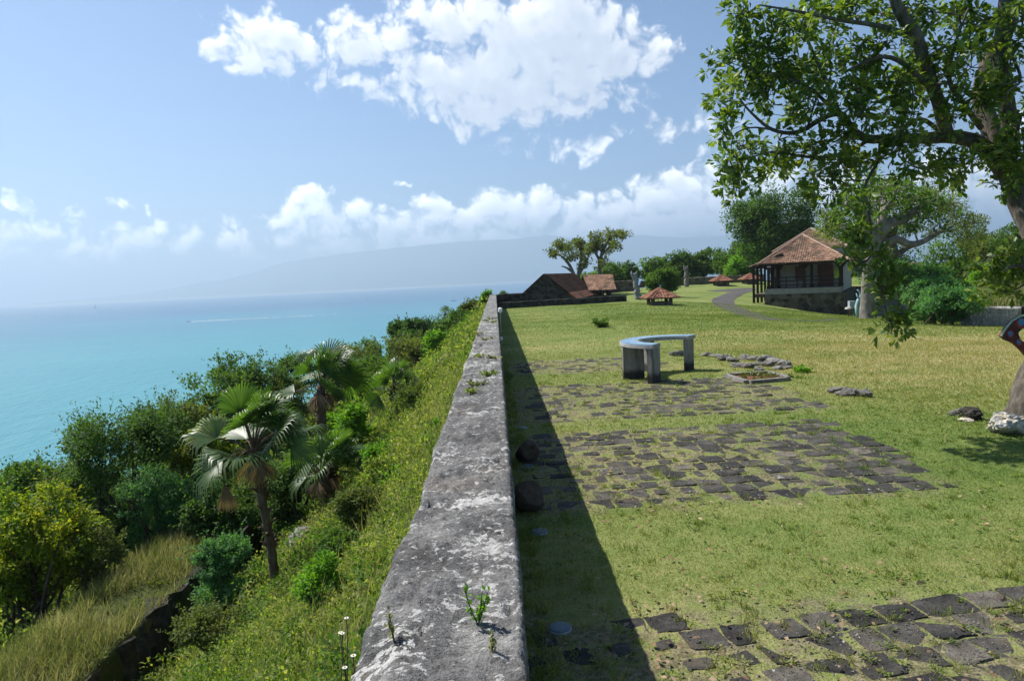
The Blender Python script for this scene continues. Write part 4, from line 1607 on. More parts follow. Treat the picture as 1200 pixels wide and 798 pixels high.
# ------------------------------------------------------------------ framed planting bed
def planter():
    q = [ghit(850, 442), ghit(876, 450.5), ghit(925, 446), ghit(901, 438.5)]
    c = sum(q) / 4
    r = root('planting_bed', c, 'flat stone framed bed of reddish soil and succulents set in the lawn', 'planting bed')
    q = [p - c for p in q]
    for i in range(4):
        a, b = q[i], q[(i + 1) % 4]
        e = unit(b - a)
        n = np.array([-e[1], e[0], 0]) * .06
        m = MB()
        a_, b_ = a + e * .061, b - e * .061
        m.slab([a_ - n + [0, 0, .09], b_ - n + [0, 0, .09], b_ + n + [0, 0, .09], a_ + n + [0, 0, .09]], .2)
        m.build('kerb', M_GREYROCK, r)
    m = MB()
    m.slab([p * .93 + [0, 0, .035] for p in q], .1)
    m.build('soil', simple('red_soil', (0.16, 0.075, 0.05), .95, .1, 0, .4, 10), r)
    rng = np.random.default_rng(3)
    n = 1500
    u, v = rng.uniform(.06, .94, (2, n))
    pos = q[0] + (q[1] - q[0]) * v[:, None] + (q[3] - q[0]) * u[:, None] + np.array([0, 0, .04])
    keep = fbm(pos * 3.0 + 7, 3, 2) > -.05
    pos = pos[keep]
    k = len(pos)
    ax = unit(rand_unit(rng, k) * .8 + np.array([0, 0, .9]))
    co, fa = leaf_mesh(pos, ax, rand_unit(rng, k), rng.uniform(.04, .10, k), .035, LEAF_KITE)
    p = obj_np('succulents', co, fa, foliage('succulent_leaves', [(0.07, 0.12, 0.03), (0.16, 0.18, 0.04), (0.22, 0.10, 0.05)], .2), r)
    p['kind'] = 'stuff'


planter()


# ------------------------------------------------------------------ carved trunks on the lawn
M_DRIFT = simple('silver_weathered_wood', (0.22, 0.225, 0.235), .85, .15, 0, .35, 5.0, .8)
M_DRIFTB = simple('grey_brown_carving', (0.20, 0.185, 0.165), .85, .15, 0, .4, 4.0, .8)


def carved_trunk(px, py, D, h, lean, mat, label, seed, knob):
    q = P(px, py, D)
    z = float(h_lawn(q[0], q[1]))
    r = root('carved_trunk', (q[0], q[1], z), label, 'sculpture', 'carved wooden trunks standing on the lawn')
    rng = np.random.default_rng(seed)
    n = 14
    pts = [(lean * h * (i / n) + .05 * math.sin(i * 1.3), .04 * math.cos(i * 1.9), h * .86 * i / n) for i in range(n + 1)]
    rr = [.33 - .10 * i / n + .05 * math.sin(i * 2.3 + seed) for i in range(n + 1)]
    m = MB()
    m.tube(pts, rr, 14, .16, rng)
    top = pts[-1]
    for s in (-1, 1, .2):                          # splintered prongs at the top
        m.tube([(top[0] + s * .20, top[1], top[2] - .25), (top[0] + s * .23 + lean * .2, top[1], top[2] + h * .06), (top[0] + s * .26 + lean * .4, top[1], h * (1.0 if s < 0 else .97 if s == 1 else .9))],
               [.15, .11, .04], 8, .15, rng)
    body = m.build('body', mat, r, True)
    m = MB()
    if knob:
        m.tube([(top[0] * .5 + .30, -.15, h * .46), (top[0] * .5 + .62, -.2, h * .48), (top[0] * .5 + .66, -.2, h * .58), (top[0] * .5 + .42, -.18, h * .62)], [.16, .26, .24, .10], 8, .1, rng)
        k_ = m.build('carved_head', M_DARKBALL, body, True)
    else:
        m.tube([(top[0] - .35, 0, h * .80), (top[0] - .05, -.1, h * .84), (top[0] + .35, 0, h * .80)], [.12, .2, .12], 8, .1, rng)
        m.build('carved_head', mat, body, True)
    return r


carved_trunk(748, 351, 70, 2.95, -.10, M_DRIFT, 'leaning silver grey carved trunk with a dark knob beside the leafy bush', 4, True)
carved_trunk(804.5, 334.2, 98, 3.1, .0, M_DRIFTB, 'upright grey carved trunk standing before the long brown wall', 9, False)


# blue painted figure half behind the pale trunk
def blue_carving():
    b = P(1007.5, 364, 56)
    b[2] = float(h_lawn(b[0], b[1]))
    def fn(t):
        co = t.coord('Object')
        v = t.vor(co, 5.0)
        c = t.ramp(t.noise(co, 4.0, 3.0), [(0.35, (0.35, 0.42, 0.44)), (0.5, (0.14, 0.36, 0.47)), (0.65, (0.46, 0.48, 0.46))])
        return bsdf(t, c, .6, None, .3)
    m_ = material('pale_blue_painted_wood', fn)
    r = root('painted_carving', b, 'slim pale blue painted carving standing beside the pale tree trunk', 'sculpture')
    m = MB()
    m.tube([(-.1, 0, -.1), (-.2, 0, .5), (-.22, 0, 1.0), (-.1, 0, 1.5), (.12, 0, 1.85), (.02, 0, 2.15), (-.2, 0, 2.35)], [.12, .17, .18, .15, .10, .08, .05], 12, .08, np.random.default_rng(2))
    m.tube([(.0, 0, 1.5), (-.18, 0, 1.8), (-.28, 0, 2.05)], [.1, .08, .04], 8)
    m.build('body', m_, r, True)


blue_carving()


# painted zigzag plank on the leaning tree
def painted_plank():
    D = 10.0
    z0 = P(1195, 420, D)
    org = P(1205, 398, D)

    def red_fn(t):
        co = t.coord('Object')
        n = t.noise(co, 5.0, 4.0, .6)
        c = t.ramp(n, [(.35, (.035, .012, .014)), (.5, (.085, .020, .020)), (.68, (.17, .028, .024))])
        return bsdf(t, c, .55, t.bump(n, .2, .01), .3)
    m_red = material('dark_red_painted_board', red_fn)
    m_blue = simple('blue_painted_spot', (.06, .17, .30), .5)
    m_ring = simple('red_painted_ring', (.26, .035, .03), .5)
    m_green = simple('pale_green_painted_edge', (.30, .46, .36), .6)
    r = root('painted_board', org, 'zigzag board painted dark red with blue spots fixed before the leaning trunk', 'sculpture')

    def pt(px, py, dd=0.0):
        return P(px, py, D + dd) - org

    spine = [pt(1179, 391), pt(1187, 380), pt(1196, 373), pt(1210, 369), pt(1225, 372)]
    low = [pt(1173.5, 393), pt(1183, 397), pt(1191, 405), pt(1197, 413), pt(1207, 423), pt(1220, 431)]
    outline = [(1173.5, 394), (1178, 386), (1186, 376), (1196, 370.5), (1212, 367), (1226, 366), (1226, 381), (1210, 384), (1198, 385), (1193.5, 390), (1196, 398), (1206, 405), (1222, 412), (1222, 428), (1207, 421), (1196, 409), (1188, 402), (1179, 398.5)]
    th = .06
    fr = [pt(x, y) for x, y in outline]
    bk = [pt(x, y) * 1.0 + np.array([0, th, 0]) for x, y in outline]
    k = len(fr)
    obj('board', fr + bk, [tuple(range(k)), tuple(reversed(range(k, 2 * k)))] + [(i, i + k, (i + 1) % k + k, (i + 1) % k) for i in range(k)], m_red, r)
    m = MB()
    for i in range(0, 5):
        a, b = pt(*outline[i], -.004), pt(*outline[i + 1], -.004)
        m.tube([a, b], .012, 6)
    m.build('painted_edge', m_green, r)
    for (x, y, s) in ((1197, 377.5, 4.0), (1184, 391, 2.6), (1194, 401, 2.4), (1205, 413, 3.0), (1212, 375, 4)):
        for rr, mat_, dd in ((s * 1.65, m_ring, -.004), (s, m_blue, -.010)):
            m = MB()
            c = pt(x, y, dd)
            v = [c] + [c + (cR * math.cos(a) + cU * math.sin(a) * 1.15) * rr * D / FPX for a in np.linspace(0, 2 * math.pi, 20, endpoint=False)]
            m.add(v + [p + np.array([0, .003, 0]) for p in v], [(0, i, i % 20 + 1) for i in range(1, 21)] + [(i, i + 21, i % 20 + 22, i % 20 + 1) for i in range(1, 21)])
            m.build('painted_spot', mat_, r)
    m = MB()                                        # short peg that ties it to the trunk
    m.tube([pt(1206, 376, .05), pt(1207, 378, .9)], .03, 8)
    m.build('peg', M_DARKWOOD, r)


painted_plank()


# ------------------------------------------------------------------ boats
def sea_pt(px, py):
    return G(px, py, SEA_Z)


def sailboat(px, py, length, label, mast, col, seed, yaw=0.1):
    q = sea_pt(px, py)
    r = root('sailboat', q, label, 'boat', rz=yaw)
    r['group'] = 'boats out on the bay'
    m = MB()
    n = 10
    prof = []
    for i in range(n + 1):
        x = (i / n - .5) * length
        b = .5 * length * .26 * (1 - abs(2 * i / n - .9) ** 2.6) if 0 < i < n else .02
        b = max(b, .05)
        prof.append([(x, -b, 1.0 + .25 * abs(2 * i / n - 1)), (x, -b * .6, -.4), (x, b * .6, -.4), (x, b, 1.0 + .25 * abs(2 * i / n - 1))])
    v = [p for row in prof for p in row]
    f = [(i * 4 + j, (i + 1) * 4 + j, (i + 1) * 4 + (j + 1) % 4, i * 4 + (j + 1) % 4) for i in range(n) for j in range(4)] + [(0, 1, 2, 3), tuple(n * 4 + j for j in (3, 2, 1, 0))]
    m.add(v, f)
    m.build('hull', col, r)
    m = MB()
    m.box((-length * .2, -length * .07, 1.0), (length * .12, length * .07, 1.9))
    m.build('cabin', M_WHITE, r)
    if mast:
        m = MB()
        m.tube([(length * .08, 0, 1), (length * .08, 0, mast)], [.22, .12], 6)
        m.tube([(length * .08, 0, 2.6), (-length * .3, 0, 2.5)], .12, 6)
        m.build('mast', M_WOOD, r)
    return r


r_ = sailboat(531.5, 352.8, 17, 'small anchored sailboat with a bare mast off the end of the parapet', 20, simple('brown_hull', (.16, .12, .10)), 1)
r_ = sailboat(112, 361.5, 22, 'tiny white sailing boat far out near the horizon', 30, M_WHITE, 2, .4)
m = MB()
m.add([(2, .1, 2.6), (2, -.1, 2.6), (-8, .1, 3), (-8, -.1, 3), (2, .1, 28), (2, -.1, 28)], [(0, 2, 4), (5, 3, 1), (0, 1, 3, 2), (2, 3, 5, 4), (0, 4, 5, 1)])
m.build('sail', M_WHITE, r_)
sailboat(430.5, 351, 12, 'tiny dark boat in the middle of the bay', 16, M_DARKWOOD, 3)
sailboat(221, 377.3, 9, 'small motorboat at the tip of its white wake', 0, M_WHITE, 4, math.pi - .1)


def wake():
    a, b = sea_pt(223.5, 377.2), sea_pt(415, 367.5)
    n = 120
    e = unit(b - a)
    nr = np.array([-e[1], e[0], 0])
    rng = np.random.default_rng(5)
    co, f = [], []
    L = np.linalg.norm(b - a)
    for i in range(n):
        t_ = (i / n) ** 1.25
        w_ = (6.0 + 13.0 * t_ ** .6)
        for s in range(3):
            if rng.random() < t_ * 1.0:
                continue
            c = a + (b - a) * t_ + nr * rng.normal(0, w_ * .35) + np.array([0, 0, .25])
            l, w = L / n * rng.uniform(.5, 1.3) * (1 - .4 * t_), w_ * rng.uniform(.15, .38)
            k = len(co)
            for ang in np.linspace(0, 2 * math.pi, 9, endpoint=False):
                p = c + e * math.cos(ang) * l + nr * math.sin(ang) * w
                co.append(p + rng.normal(0, .15, 3) * [1, 1, .3])
            co.append(c + np.array([0, 0, .25]))
            f += [(k + j, k + (j + 1) % 9, k + 9) for j in range(9)]
    kind(obj('wake_foam', co, f, M_WHITE), 'stuff')


wake()
# ================================================================== vegetation
def bark_fn(c0, c1, c2, sc=9.0):
    def fn(t):
        co = t.node('ShaderNodeNewGeometry').outputs['Position']
        n = t.noise(t.mapping(co, (1, 1, .35)), sc, 6.0, .7)
        p = t.noise(co, 1.6, 3.0, .6)
        c = t.ramp(t.math('ADD', t.math('MULTIPLY', n, .65), t.math('MULTIPLY', p, .35)), [(.32, c0), (.5, c1), (.68, c2)])
        return bsdf(t, c, .92, t.bump(n, .9, .03), .1)

    return fn


M_BARK = material('grey_brown_bark', bark_fn((.06, .05, .04), (.15, .13, .105), (.30, .27, .225)))
M_BARKBIG = material('dark_furrowed_bark', bark_fn((.036, .030, .025), (.105, .09, .074), (.22, .195, .16), 12))
M_BARKPALE = material('pale_grey_bark', bark_fn((.085, .075, .062), (.19, .17, .145), (.31, .285, .245), 6))
M_BARKDARK = material('dark_bark', bark_fn((.03, .025, .02), (.075, .06, .048), (.14, .12, .095)))
M_PALMBARK = material('fibrous_palm_bark', bark_fn((.045, .032, .022), (.12, .085, .055), (.22, .17, .12), 14))

F_BIG = foliage('broad_glossy_leaves', [(0.050, 0.094, 0.019), (0.086, 0.146, 0.029), (0.138, 0.204, 0.041), (0.276, 0.312, 0.066)], 0.42, .40, .40, 1.1)
F_BRIGHT = foliage('fresh_green_leaves', [(0.079, 0.186, 0.018), (0.129, 0.272, 0.025), (0.200, 0.358, 0.043)], 0.45, .62, .14, 1.5)
F_DARK = foliage('dark_evergreen_leaves', [(0.038, 0.081, 0.022), (0.070, 0.133, 0.029), (0.107, 0.188, 0.043)], 0.38, .62, .14, .5)
F_MID = foliage('mid_green_leaves', [(0.050, 0.102, 0.021), (0.085, 0.159, 0.029), (0.130, 0.212, 0.043)], 0.45, .62, .14, .5)
F_OLIVE = foliage('olive_green_leaves', [(0.068, 0.095, 0.027), (0.114, 0.145, 0.040), (0.167, 0.198, 0.058)], 0.42, .62, .14, .5)
F_YELLOW = foliage('yellow_green_leaves', [(0.056, 0.107, 0.014), (0.123, 0.190, 0.018), (0.269, 0.303, 0.022), (0.403, 0.369, 0.034)], 0.48, .62, .14, 1.0)
F_FEATHER = foliage('feathery_leaves', [(0.061, 0.094, 0.022), (0.104, 0.146, 0.034), (0.158, 0.194, 0.052)], 0.48, .62, .14, .4)
F_BLUEGREEN = foliage('blue_green_leaves', [(0.049, 0.132, 0.053), (0.084, 0.199, 0.076), (0.132, 0.265, 0.095)], 0.45, .62, .14, .8)
F_PALM = foliage('palm_fan_leaves', [(0.035, 0.071, 0.020), (0.063, 0.115, 0.032), (0.109, 0.167, 0.052)], 0.38, .42, .40, 1.2, (1.5, 1.8, .4))
F_PALMDEAD = foliage('dead_palm_leaves', [(.10, .060, .032), (.18, .115, .065), (.26, .18, .11)], .2, .6, .2, 2)
F_WEEDS = foliage('slope_weed_leaves', [(.045, .085, .014), (.095, .155, .024), (.165, .235, .042), (.29, .31, .095), (.36, .33, .15)], .45, .62, .12, .75)
F_STRAW = foliage('tall_straw_grass', [(.090, .125, .030), (.165, .19, .060), (.27, .265, .115), (.42, .385, .235)], .38, .65, .12, .9, (1.25, 1.25, .7))


def lawn_blade_fn(t):
    geo = t.node('ShaderNodeNewGeometry')
    c = lawn_color(t, geo.outputs['Position'])
    r = geo.outputs['Random Per Island']
    c = t.mix(1.0, c, t.ramp(r, [(0, (.55, .62, .45)), (.5, (.95, 1.0, .8)), (.85, (1.25, 1.2, 1.0)), (1.0, (1.9, 1.5, 1.2))]), 'MULTIPLY')
    b = bsdf(t, c, .5, None, .25)
    tr = t.node('ShaderNodeBsdfTranslucent', {'Color': t.mix(1.0, c, (1.4, 1.5, .6), 'MULTIPLY')}).outputs[0]
    return t.node('ShaderNodeMixShader', {0: .35, 1: b, 2: tr}).outputs[0]


M_BLADE = material('lawn_blades', lawn_blade_fn)


# ------------------------------------------------------------------ lawn grass
def in_slab(x, y, grow=0.0):
    inside = np.zeros(x.shape, bool)
    cellsz = 1.0
    key = (np.floor(x / cellsz).astype(int) * 1000 + np.floor(y / cellsz).astype(int))
    order = np.argsort(key)
    ks = key[order]
    for gx, gy, hw, hh, ro, nm in SLABS:
        c, s = math.cos(ro), math.sin(ro)
        R_ = math.hypot(hw, hh) + .05
        for ix in range(int((gx - R_) // cellsz), int((gx + R_) // cellsz) + 1):
            for iy in range(int((gy - R_) // cellsz), int((gy + R_) // cellsz) + 1):
                kk = ix * 1000 + iy
                a, b = np.searchsorted(ks, kk), np.searchsorted(ks, kk + 1)
                if a == b:
                    continue
                q = order[a:b]
                lx = (x[q] - gx) * c + (y[q] - gy) * s
                ly = -(x[q] - gx) * s + (y[q] - gy) * c
                inside[q] |= (np.abs(lx) < hw + grow) & (np.abs(ly) < hh + grow)
    return inside


def lawn_grass():
    rng = np.random.default_rng(5)
    parts = []
    # (y range, x range, blades per m2, height, width)
    for y0, y1, xa, xb, dens, hgt, wid in ((2.4, 4.0, .06, 4.2, 5200, .040, .0042), (4.0, 6.0, .06, 5.8, 4200, .040, .0046), (6.0, 9.0, .06, 8.5, 2300, .042, .0062),
                                           (9.0, 14.0, .06, 12.0, 1000, .048, .010), (14.0, 24.0, .06, 19.0, 800, .042, .010), (24, 46, .06, 36, 230, .046, .018), (46, 66, .06, 46, 80, .05, .028)):
        n = int((y1 - y0) * (xb - xa) * dens)
        x, y = rng.uniform(xa, xb, n), rng.uniform(y0, y1, n)
        ok = (x < (y * .82 + .6)) & ~in_slab(x, y, -.03)
        m = fbm2(x, y, 1.3, 3, 41)
        m2 = fbm2(x, y, 5.5, 3, 43)
        patchy = np.zeros(n)
        for (yy0, yy1, xx1, amt) in ((1.0, 5.25, 9.0, .66), (7.5, 11.4, 5.2, .50), (12.3, 16.5, 6.3, .48), (18.8, 21.8, 4.5, .45)):
            patchy = np.maximum(patchy, amt * sstep(yy0 - .3, yy0 + .2, y) * sstep(yy1 + .3, yy1 - .2, y) * sstep(xx1 + .4, xx1 - .4, x))
        ok &= (rng.random(n) > np.clip(.06 + patchy + .9 * np.maximum(m2 * .5 + m * .5, 0) * (patchy * 2 + .45), 0, .96))
        x, y = x[ok], y[ok]
        n = len(x)
        z = h_lawn(x, y)
        pos = np.stack([x, y, z - .004], 1)
        ax = unit(np.stack([rng.normal(0, .75, n), rng.normal(0, .75, n), np.full(n, .8 if y0 < 14 else 1.5)], 1))
        up = unit(np.stack([rng.normal(0, 1, n), rng.normal(0, 1, n), np.full(n, .2)], 1))
        tall = 1 + .9 * np.clip(fbm2(x, y, .8, 3, 45), 0, 1)
        far = sstep(9, 14, y) * sstep(5.5, 8, x) * .8
        L = hgt * rng.uniform(.45, 1.25, n) * (tall + far)
        parts.append(leaf_mesh(pos, ax, up, L, wid * rng.uniform(.7, 1.4, n), BLADE))
    k = 900
    ty = 2.6 + 19 * rng.random(k) ** 1.5
    tx = np.where(rng.random(k) < .35, rng.uniform(.07, .30, k), .1 + rng.random(k) * np.minimum(ty * .8, 11))
    idx = np.repeat(np.arange(k), 26)
    n = len(idx)
    s_ = rng.uniform(.4, 1.2, k)[idx]
    x, y = tx[idx] + rng.normal(0, .035, n) * s_, ty[idx] + rng.normal(0, .035, n) * s_
    x = np.maximum(x, .06)
    pos = np.stack([x, y, h_lawn(x, y) - .004], 1)
    ax = unit(np.stack([(x - tx[idx]) * 9 + rng.normal(0, .35, n), (y - ty[idx]) * 9 + rng.normal(0, .35, n), np.ones(n)], 1))
    parts.append(leaf_mesh(pos, ax, rand_unit(rng, n), .085 * s_ * rng.uniform(.5, 1.2, n), .005 * (1 + y / 10), BLADE))
    off, cs, fs = 0, [], []
    for c, f in parts:
        cs.append(c)
        fs.append(f + off)
        off += len(c)
    kind(obj_np('grass', np.concatenate(cs), np.concatenate(fs), M_BLADE), 'stuff')


lawn_grass()


def merge(parts):
    off, cs, fs = 0, [], []
    for c, f in parts:
        cs.append(c)
        fs.append(f + off)
        off += len(c)
    return np.concatenate(cs), np.concatenate(fs)


# broad leaved weeds, fallen leaves
def lawn_weeds():
    rng = np.random.default_rng(8)
    pos, ax, L = [], [], []
    for _ in range(420):
        y = 2.9 + 16 * rng.random() ** 1.6
        x = rng.uniform(.12, min(y * .75 + .4, 8))
        near = (3.1 < y < 5.4) or (7.4 < y < 11.4) or (12 < y < 16.5)
        if not near and rng.random() < .75:
            continue
        s = rng.uniform(.3, 1.0)
        k = int(rng.integers(8, 34))
        c = np.array([x, y, float(h_lawn(x, y))])
        for _ in range(k):
            a = rng.uniform(0, 6.28)
            r_ = abs(rng.normal(0, .05)) * s
            pos.append(c + [r_ * math.cos(a), r_ * math.sin(a), .005 + .02 * s])
            ax.append([math.cos(a) * .9, math.sin(a) * .9, rng.uniform(.2, .9)])
            L.append(rng.uniform(.014, .034) * (.6 + s * .6))
    pos, ax, L = np.array(pos), np.array(ax), np.array(L)
    co, fa = leaf_mesh(pos, ax, np.tile([0, 0, 1.0], (len(pos), 1)) + rng.normal(0, .3, pos.shape), L, L * .6, LEAF_KITE)
    kind(obj_np('lawn_weeds', co, fa, F_WEEDS), 'stuff')
    n = 1700
    y = 3 + 22 * rng.random(n) ** 1.7
    x = .1 + rng.random(n) * np.minimum(y * .8, 11)
    k = rng.random(n) < np.where(x < 1.6, 1.0, .45)
    x, y = x[k], y[k]
    pos = np.stack([x, y, h_lawn(x, y) + .035], 1)
    n = len(x)
    a = rng.uniform(0, 6.28, n)
    ax = np.stack([np.cos(a), np.sin(a), rng.normal(0, .25, n)], 1)
    co, fa = leaf_mesh(pos, ax, np.tile([0, 0, 1.0], (n, 1)) + rng.normal(0, .35, (n, 3)), rng.uniform(.03, .075, n), rng.uniform(.02, .04, n), LEAF_KITE)
    kind(obj_np('fallen_leaves', co, fa, foliage('dry_fallen_leaves', [(.10, .055, .03), (.24, .15, .085), (.42, .30, .20)], .1, .7, .2, 3)), 'stuff')
    n = 3600                                       # stone crumbs round the slabs
    pos = []
    sl = np.array([(s[0], s[1]) for s in SLABS])
    w = 1.0 / sl[:, 1] ** 1.5
    i = rng.choice(len(sl), n, p=w / w.sum())
    p = sl[i] + rng.normal(0, .2, (n, 2))
    ok = p[:, 0] > .1
    p = p[ok]
    n = len(p)
    z = h_lawn(p[:, 0], p[:, 1]) + np.where(in_slab(p[:, 0], p[:, 1]), .036, .006)
    oc = np.array([[1, 0, 0], [0, 1, 0], [-1, 0, 0], [0, -1, 0], [0, 0, .8], [0, 0, -.8]])
    of = np.array([[0, 1, 4], [1, 2, 4], [2, 3, 4], [3, 0, 4], [1, 0, 5], [2, 1, 5], [3, 2, 5], [0, 3, 5]])
    sz = rng.uniform(.003, .008, n) * (1 + p[:, 1] / 12)
    co = np.stack([p[:, 0], p[:, 1], z], 1)[:, None, :] + oc[None] * sz[:, None, None] * rng.uniform(.6, 1.4, (n, 6, 1))
    fa = (of[None] + (np.arange(n) * 6)[:, None, None]).reshape(-1, 3)
    kind(obj_np('gravel', co.reshape(-1, 3), fa, M_GREYROCK), 'stuff')


lawn_weeds()


# ------------------------------------------------------------------ the slope
def slope_cover():
    rng = np.random.default_rng(15)
    parts, straw, bl = [], [], []
    # mounds of leafy weeds, thinner and larger-leaved with distance
    def zone(y0, y1, xa, xb, per_m2, leaf, rad_, nleaf, keepfn=None, sink=.25):
        n = int((y1 - y0) * (xb - xa) * per_m2)
        x, y = rng.uniform(xa, xb, n), rng.uniform(y0, y1, n)
        if keepfn is not None:
            k = keepfn(x, y)
            x, y = x[k], y[k]
        z = h_hill(x, y)
        n = len(x)
        r_ = rad_ * rng.uniform(.5, 1.4, n)
        idx = np.repeat(np.arange(n), nleaf)
        d = rand_unit(rng, len(idx))
        d[:, 2] = np.abs(d[:, 2])
        rr = r_[idx] * rng.uniform(.45, 1.05, len(idx))
        hs = rng.uniform(.5, 1.25, n)[idx]
        pos = np.stack([x[idx], y[idx], z[idx]], 1) + d * rr[:, None] * np.stack([np.ones(len(idx)), np.ones(len(idx)), hs], 1)
        pos[:, 2] -= sink * r_[idx] * .4
        ok = ~((pos[:, 0] > -.60) & (pos[:, 2] < 1.5))
        # nothing grows over the coping
        ok &= pos[:, 0] < -.52
        pos, d = pos[ok], d[ok]
        m = len(pos)
        ax = unit(d * .6 + rand_unit(rng, m) * .8 + [0, 0, .25])
        up = unit(rand_unit(rng, m) * .6 + [0, 0, 1.0] + d * .3)
        L = leaf * rng.uniform(.55, 1.4, m)
        return leaf_mesh(pos, ax, up, L, L * rng.uniform(.3, .6, m), LEAF_KITE)

    bank = lambda x, y: (x > -6.9 + .5 * fbm2(x, y, .7, 2, 3)) & (fbm2(x, y, .55, 3, 51) > -.30)
    parts.append(zone(2.2, 9, -3.2, -.62, 16, .045, .19, 130))
    parts.append(zone(3.2, 12, -6.7, -.7, 1.5, .050, .40, 480, None, .35))
    parts.append(zone(12, 26, -6.9, -.7, 1.1, .075, .55, 420, None, .35))
    parts.append(zone(26, 66, -6.0, -.7, .42, .14, .80, 330, None, .4))
    parts.append(zone(6, 30, -15, -9.4, 1.1, .11, 1.15, 380, lambda x, y: x < -10.0 - .6 * fbm2(x, y, .5, 2, 7), .1))
    parts.append(zone(8, 34, -30, -14, .5, .15, 1.9, 420, None, .1))
    parts.append(zone(30, 66, -30, -7.0, .30, .18, 1.5, 260))
    parts.append(zone(4, 14, -6.9, -2.2, 9, .055, .22, 95, bank))
    parts.append(zone(9, 20, -2.6, -.62, 9, .06, .22, 90))
    parts.append(zone(13, 26, -6.9, -2.0, 6, .08, .27, 90, bank))
    parts.append(zone(20, 42, -5.5, -.62, 3.2, .12, .36, 90))
    parts.append(zone(42, 68, -4.5, -.62, 1.6, .2, .5, 90))
    parts.append(zone(24, 80, -26, -5, .5, .24, .8, 110))
    parts.append(zone(60, 100, -16, -.62, .35, .3, .9, 100))
    co, fa = merge(parts)
    kind(obj_np('undergrowth', co, fa, F_WEEDS), 'stuff')
    lumps = lambda th, sd_: (lambda x, y: (x > -6.8) & (fbm2(x, y, .45, 3, sd_) > th))
    dk = [zone(3.5, 13, -6.8, -1.0, 1.5, .06, .36, 330, lumps(.10, 201), .3), zone(13, 30, -6.8, -.9, .9, .09, .55, 330, lumps(.06, 203), .3), zone(30, 66, -7, -.9, .4, .17, .85, 260, lumps(.04, 205), .3)]
    co, fa = merge(dk)
    kind(obj_np('undergrowth', co, fa, F_MID), 'stuff')
    br = [zone(3, 13, -6.5, -.75, 1.1, .075, .30, 160, lumps(.12, 207), .3), zone(13, 30, -6.8, -.8, .7, .12, .5, 160, lumps(.08, 209), .3), zone(30, 66, -7, -.8, .35, .2, .8, 160, lumps(.06, 211), .3)]
    co, fa = merge(br)
    kind(obj_np('undergrowth', co, fa, F_BRIGHT), 'stuff')

    def blades(y0, y1, xa, xb, dens, L, W, keepfn, lean=.35):
        n = int((y1 - y0) * (xb - xa) * dens)
        x, y = rng.uniform(xa, xb, n), rng.uniform(y0, y1, n)
        k = keepfn(x, y)
        x, y = x[k], y[k]
        n = len(x)
        pos = np.stack([x, y, h_hill(x, y) - .02], 1)
        ax = unit(np.stack([rng.normal(.12, lean, n), rng.normal(0, lean, n), np.ones(n)], 1))
        up = unit(np.stack([rng.normal(.6, 1, n), rng.normal(0, 1, n), np.full(n, .3)], 1))
        return leaf_mesh(pos, ax, up, L * rng.uniform(.4, 1.25, n), W * rng.uniform(.7, 1.3, n), BLADE2)

    ridge = lambda x, y: (fbm2(x, y, .9, 3, 61) > -.16) & (x < -7.2)
    straw.append(blades(4.5, 10, -9.9, -7.15, 900, .40, .009, ridge))
    straw.append(blades(10, 24, -9.9, -7.15, 560, .42, .013, ridge))
    patch = lambda x, y: (fbm2(x, y, .42, 3, 71) > .06) & (x < -.75)
    straw.append(blades(3, 12, -6.7, -.7, 220, .34, .008, patch))
    straw.append(blades(12, 26, -6.7, -.7, 110, .42, .014, patch))
    straw.append(blades(26, 68, -6.5, -.7, 34, .60, .045, lambda x, y: (fbm2(x, y, .25, 3, 73) > -.05) & (x < -.75)))
    co, fa = merge(straw)
    kind(obj_np('dry_grass', co, fa, F_STRAW), 'stuff')
    rw = [zone(5, 12, -9.8, -7.3, 2.4, .05, .22, 120, lambda x, y: fbm2(x, y, .8, 3, 301) > .02, .2), zone(12, 24, -9.8, -7.3, 1.8, .07, .28, 120, lambda x, y: fbm2(x, y, .8, 3, 301) > .02, .2)]
    co, fa = merge(rw)
    kind(obj_np('undergrowth', co, fa, F_OLIVE), 'stuff')
    stems = lambda x, y: (fbm2(x, y, .5, 3, 401) > .0) & (x < -.8)
    ta = [blades(3, 12, -6.6, -.75, 60, .55, .007, stems, .25), blades(12, 28, -6.6, -.75, 34, .65, .012, stems, .25)]
    co, fa = merge(ta)
    kind(obj_np('dry_stalks', co, fa, F_STRAW), 'stuff')
    g2 = [blades(2.4, 12, -6.8, -.66, 190, .26, .008, lambda x, y: (x < -.74)), blades(12, 30, -6.8, -.66, 60, .34, .016, lambda x, y: x < -.75)]
    co, fa = merge(g2)
    kind(obj_np('slope_grass', co, fa, F_WEEDS), 'stuff')


slope_cover()


def bank_grass():
    rng = np.random.default_rng(25)
    n = 22000
    x, y = rng.uniform(22.8, 40, n), rng.uniform(30.2, 46, n)
    k = (y > 33.6 - .35 * (x - 23)) & (x > 23.7 + .68 * np.maximum(y - 33, 0))
    x, y = x[k], y[k]
    n = len(x)
    pos = np.stack([x, y, h_bank(x, y) - .05], 1)
    ax = unit(np.stack([rng.normal(.1, .3, n), rng.normal(0, .3, n), np.ones(n)], 1))
    co, fa = leaf_mesh(pos, ax, rand_unit(rng, n), rng.uniform(.3, .75, n), .05, BLADE2)
    kind(obj_np('bank_grass', co, fa, F_STRAW), 'stuff')


bank_grass()

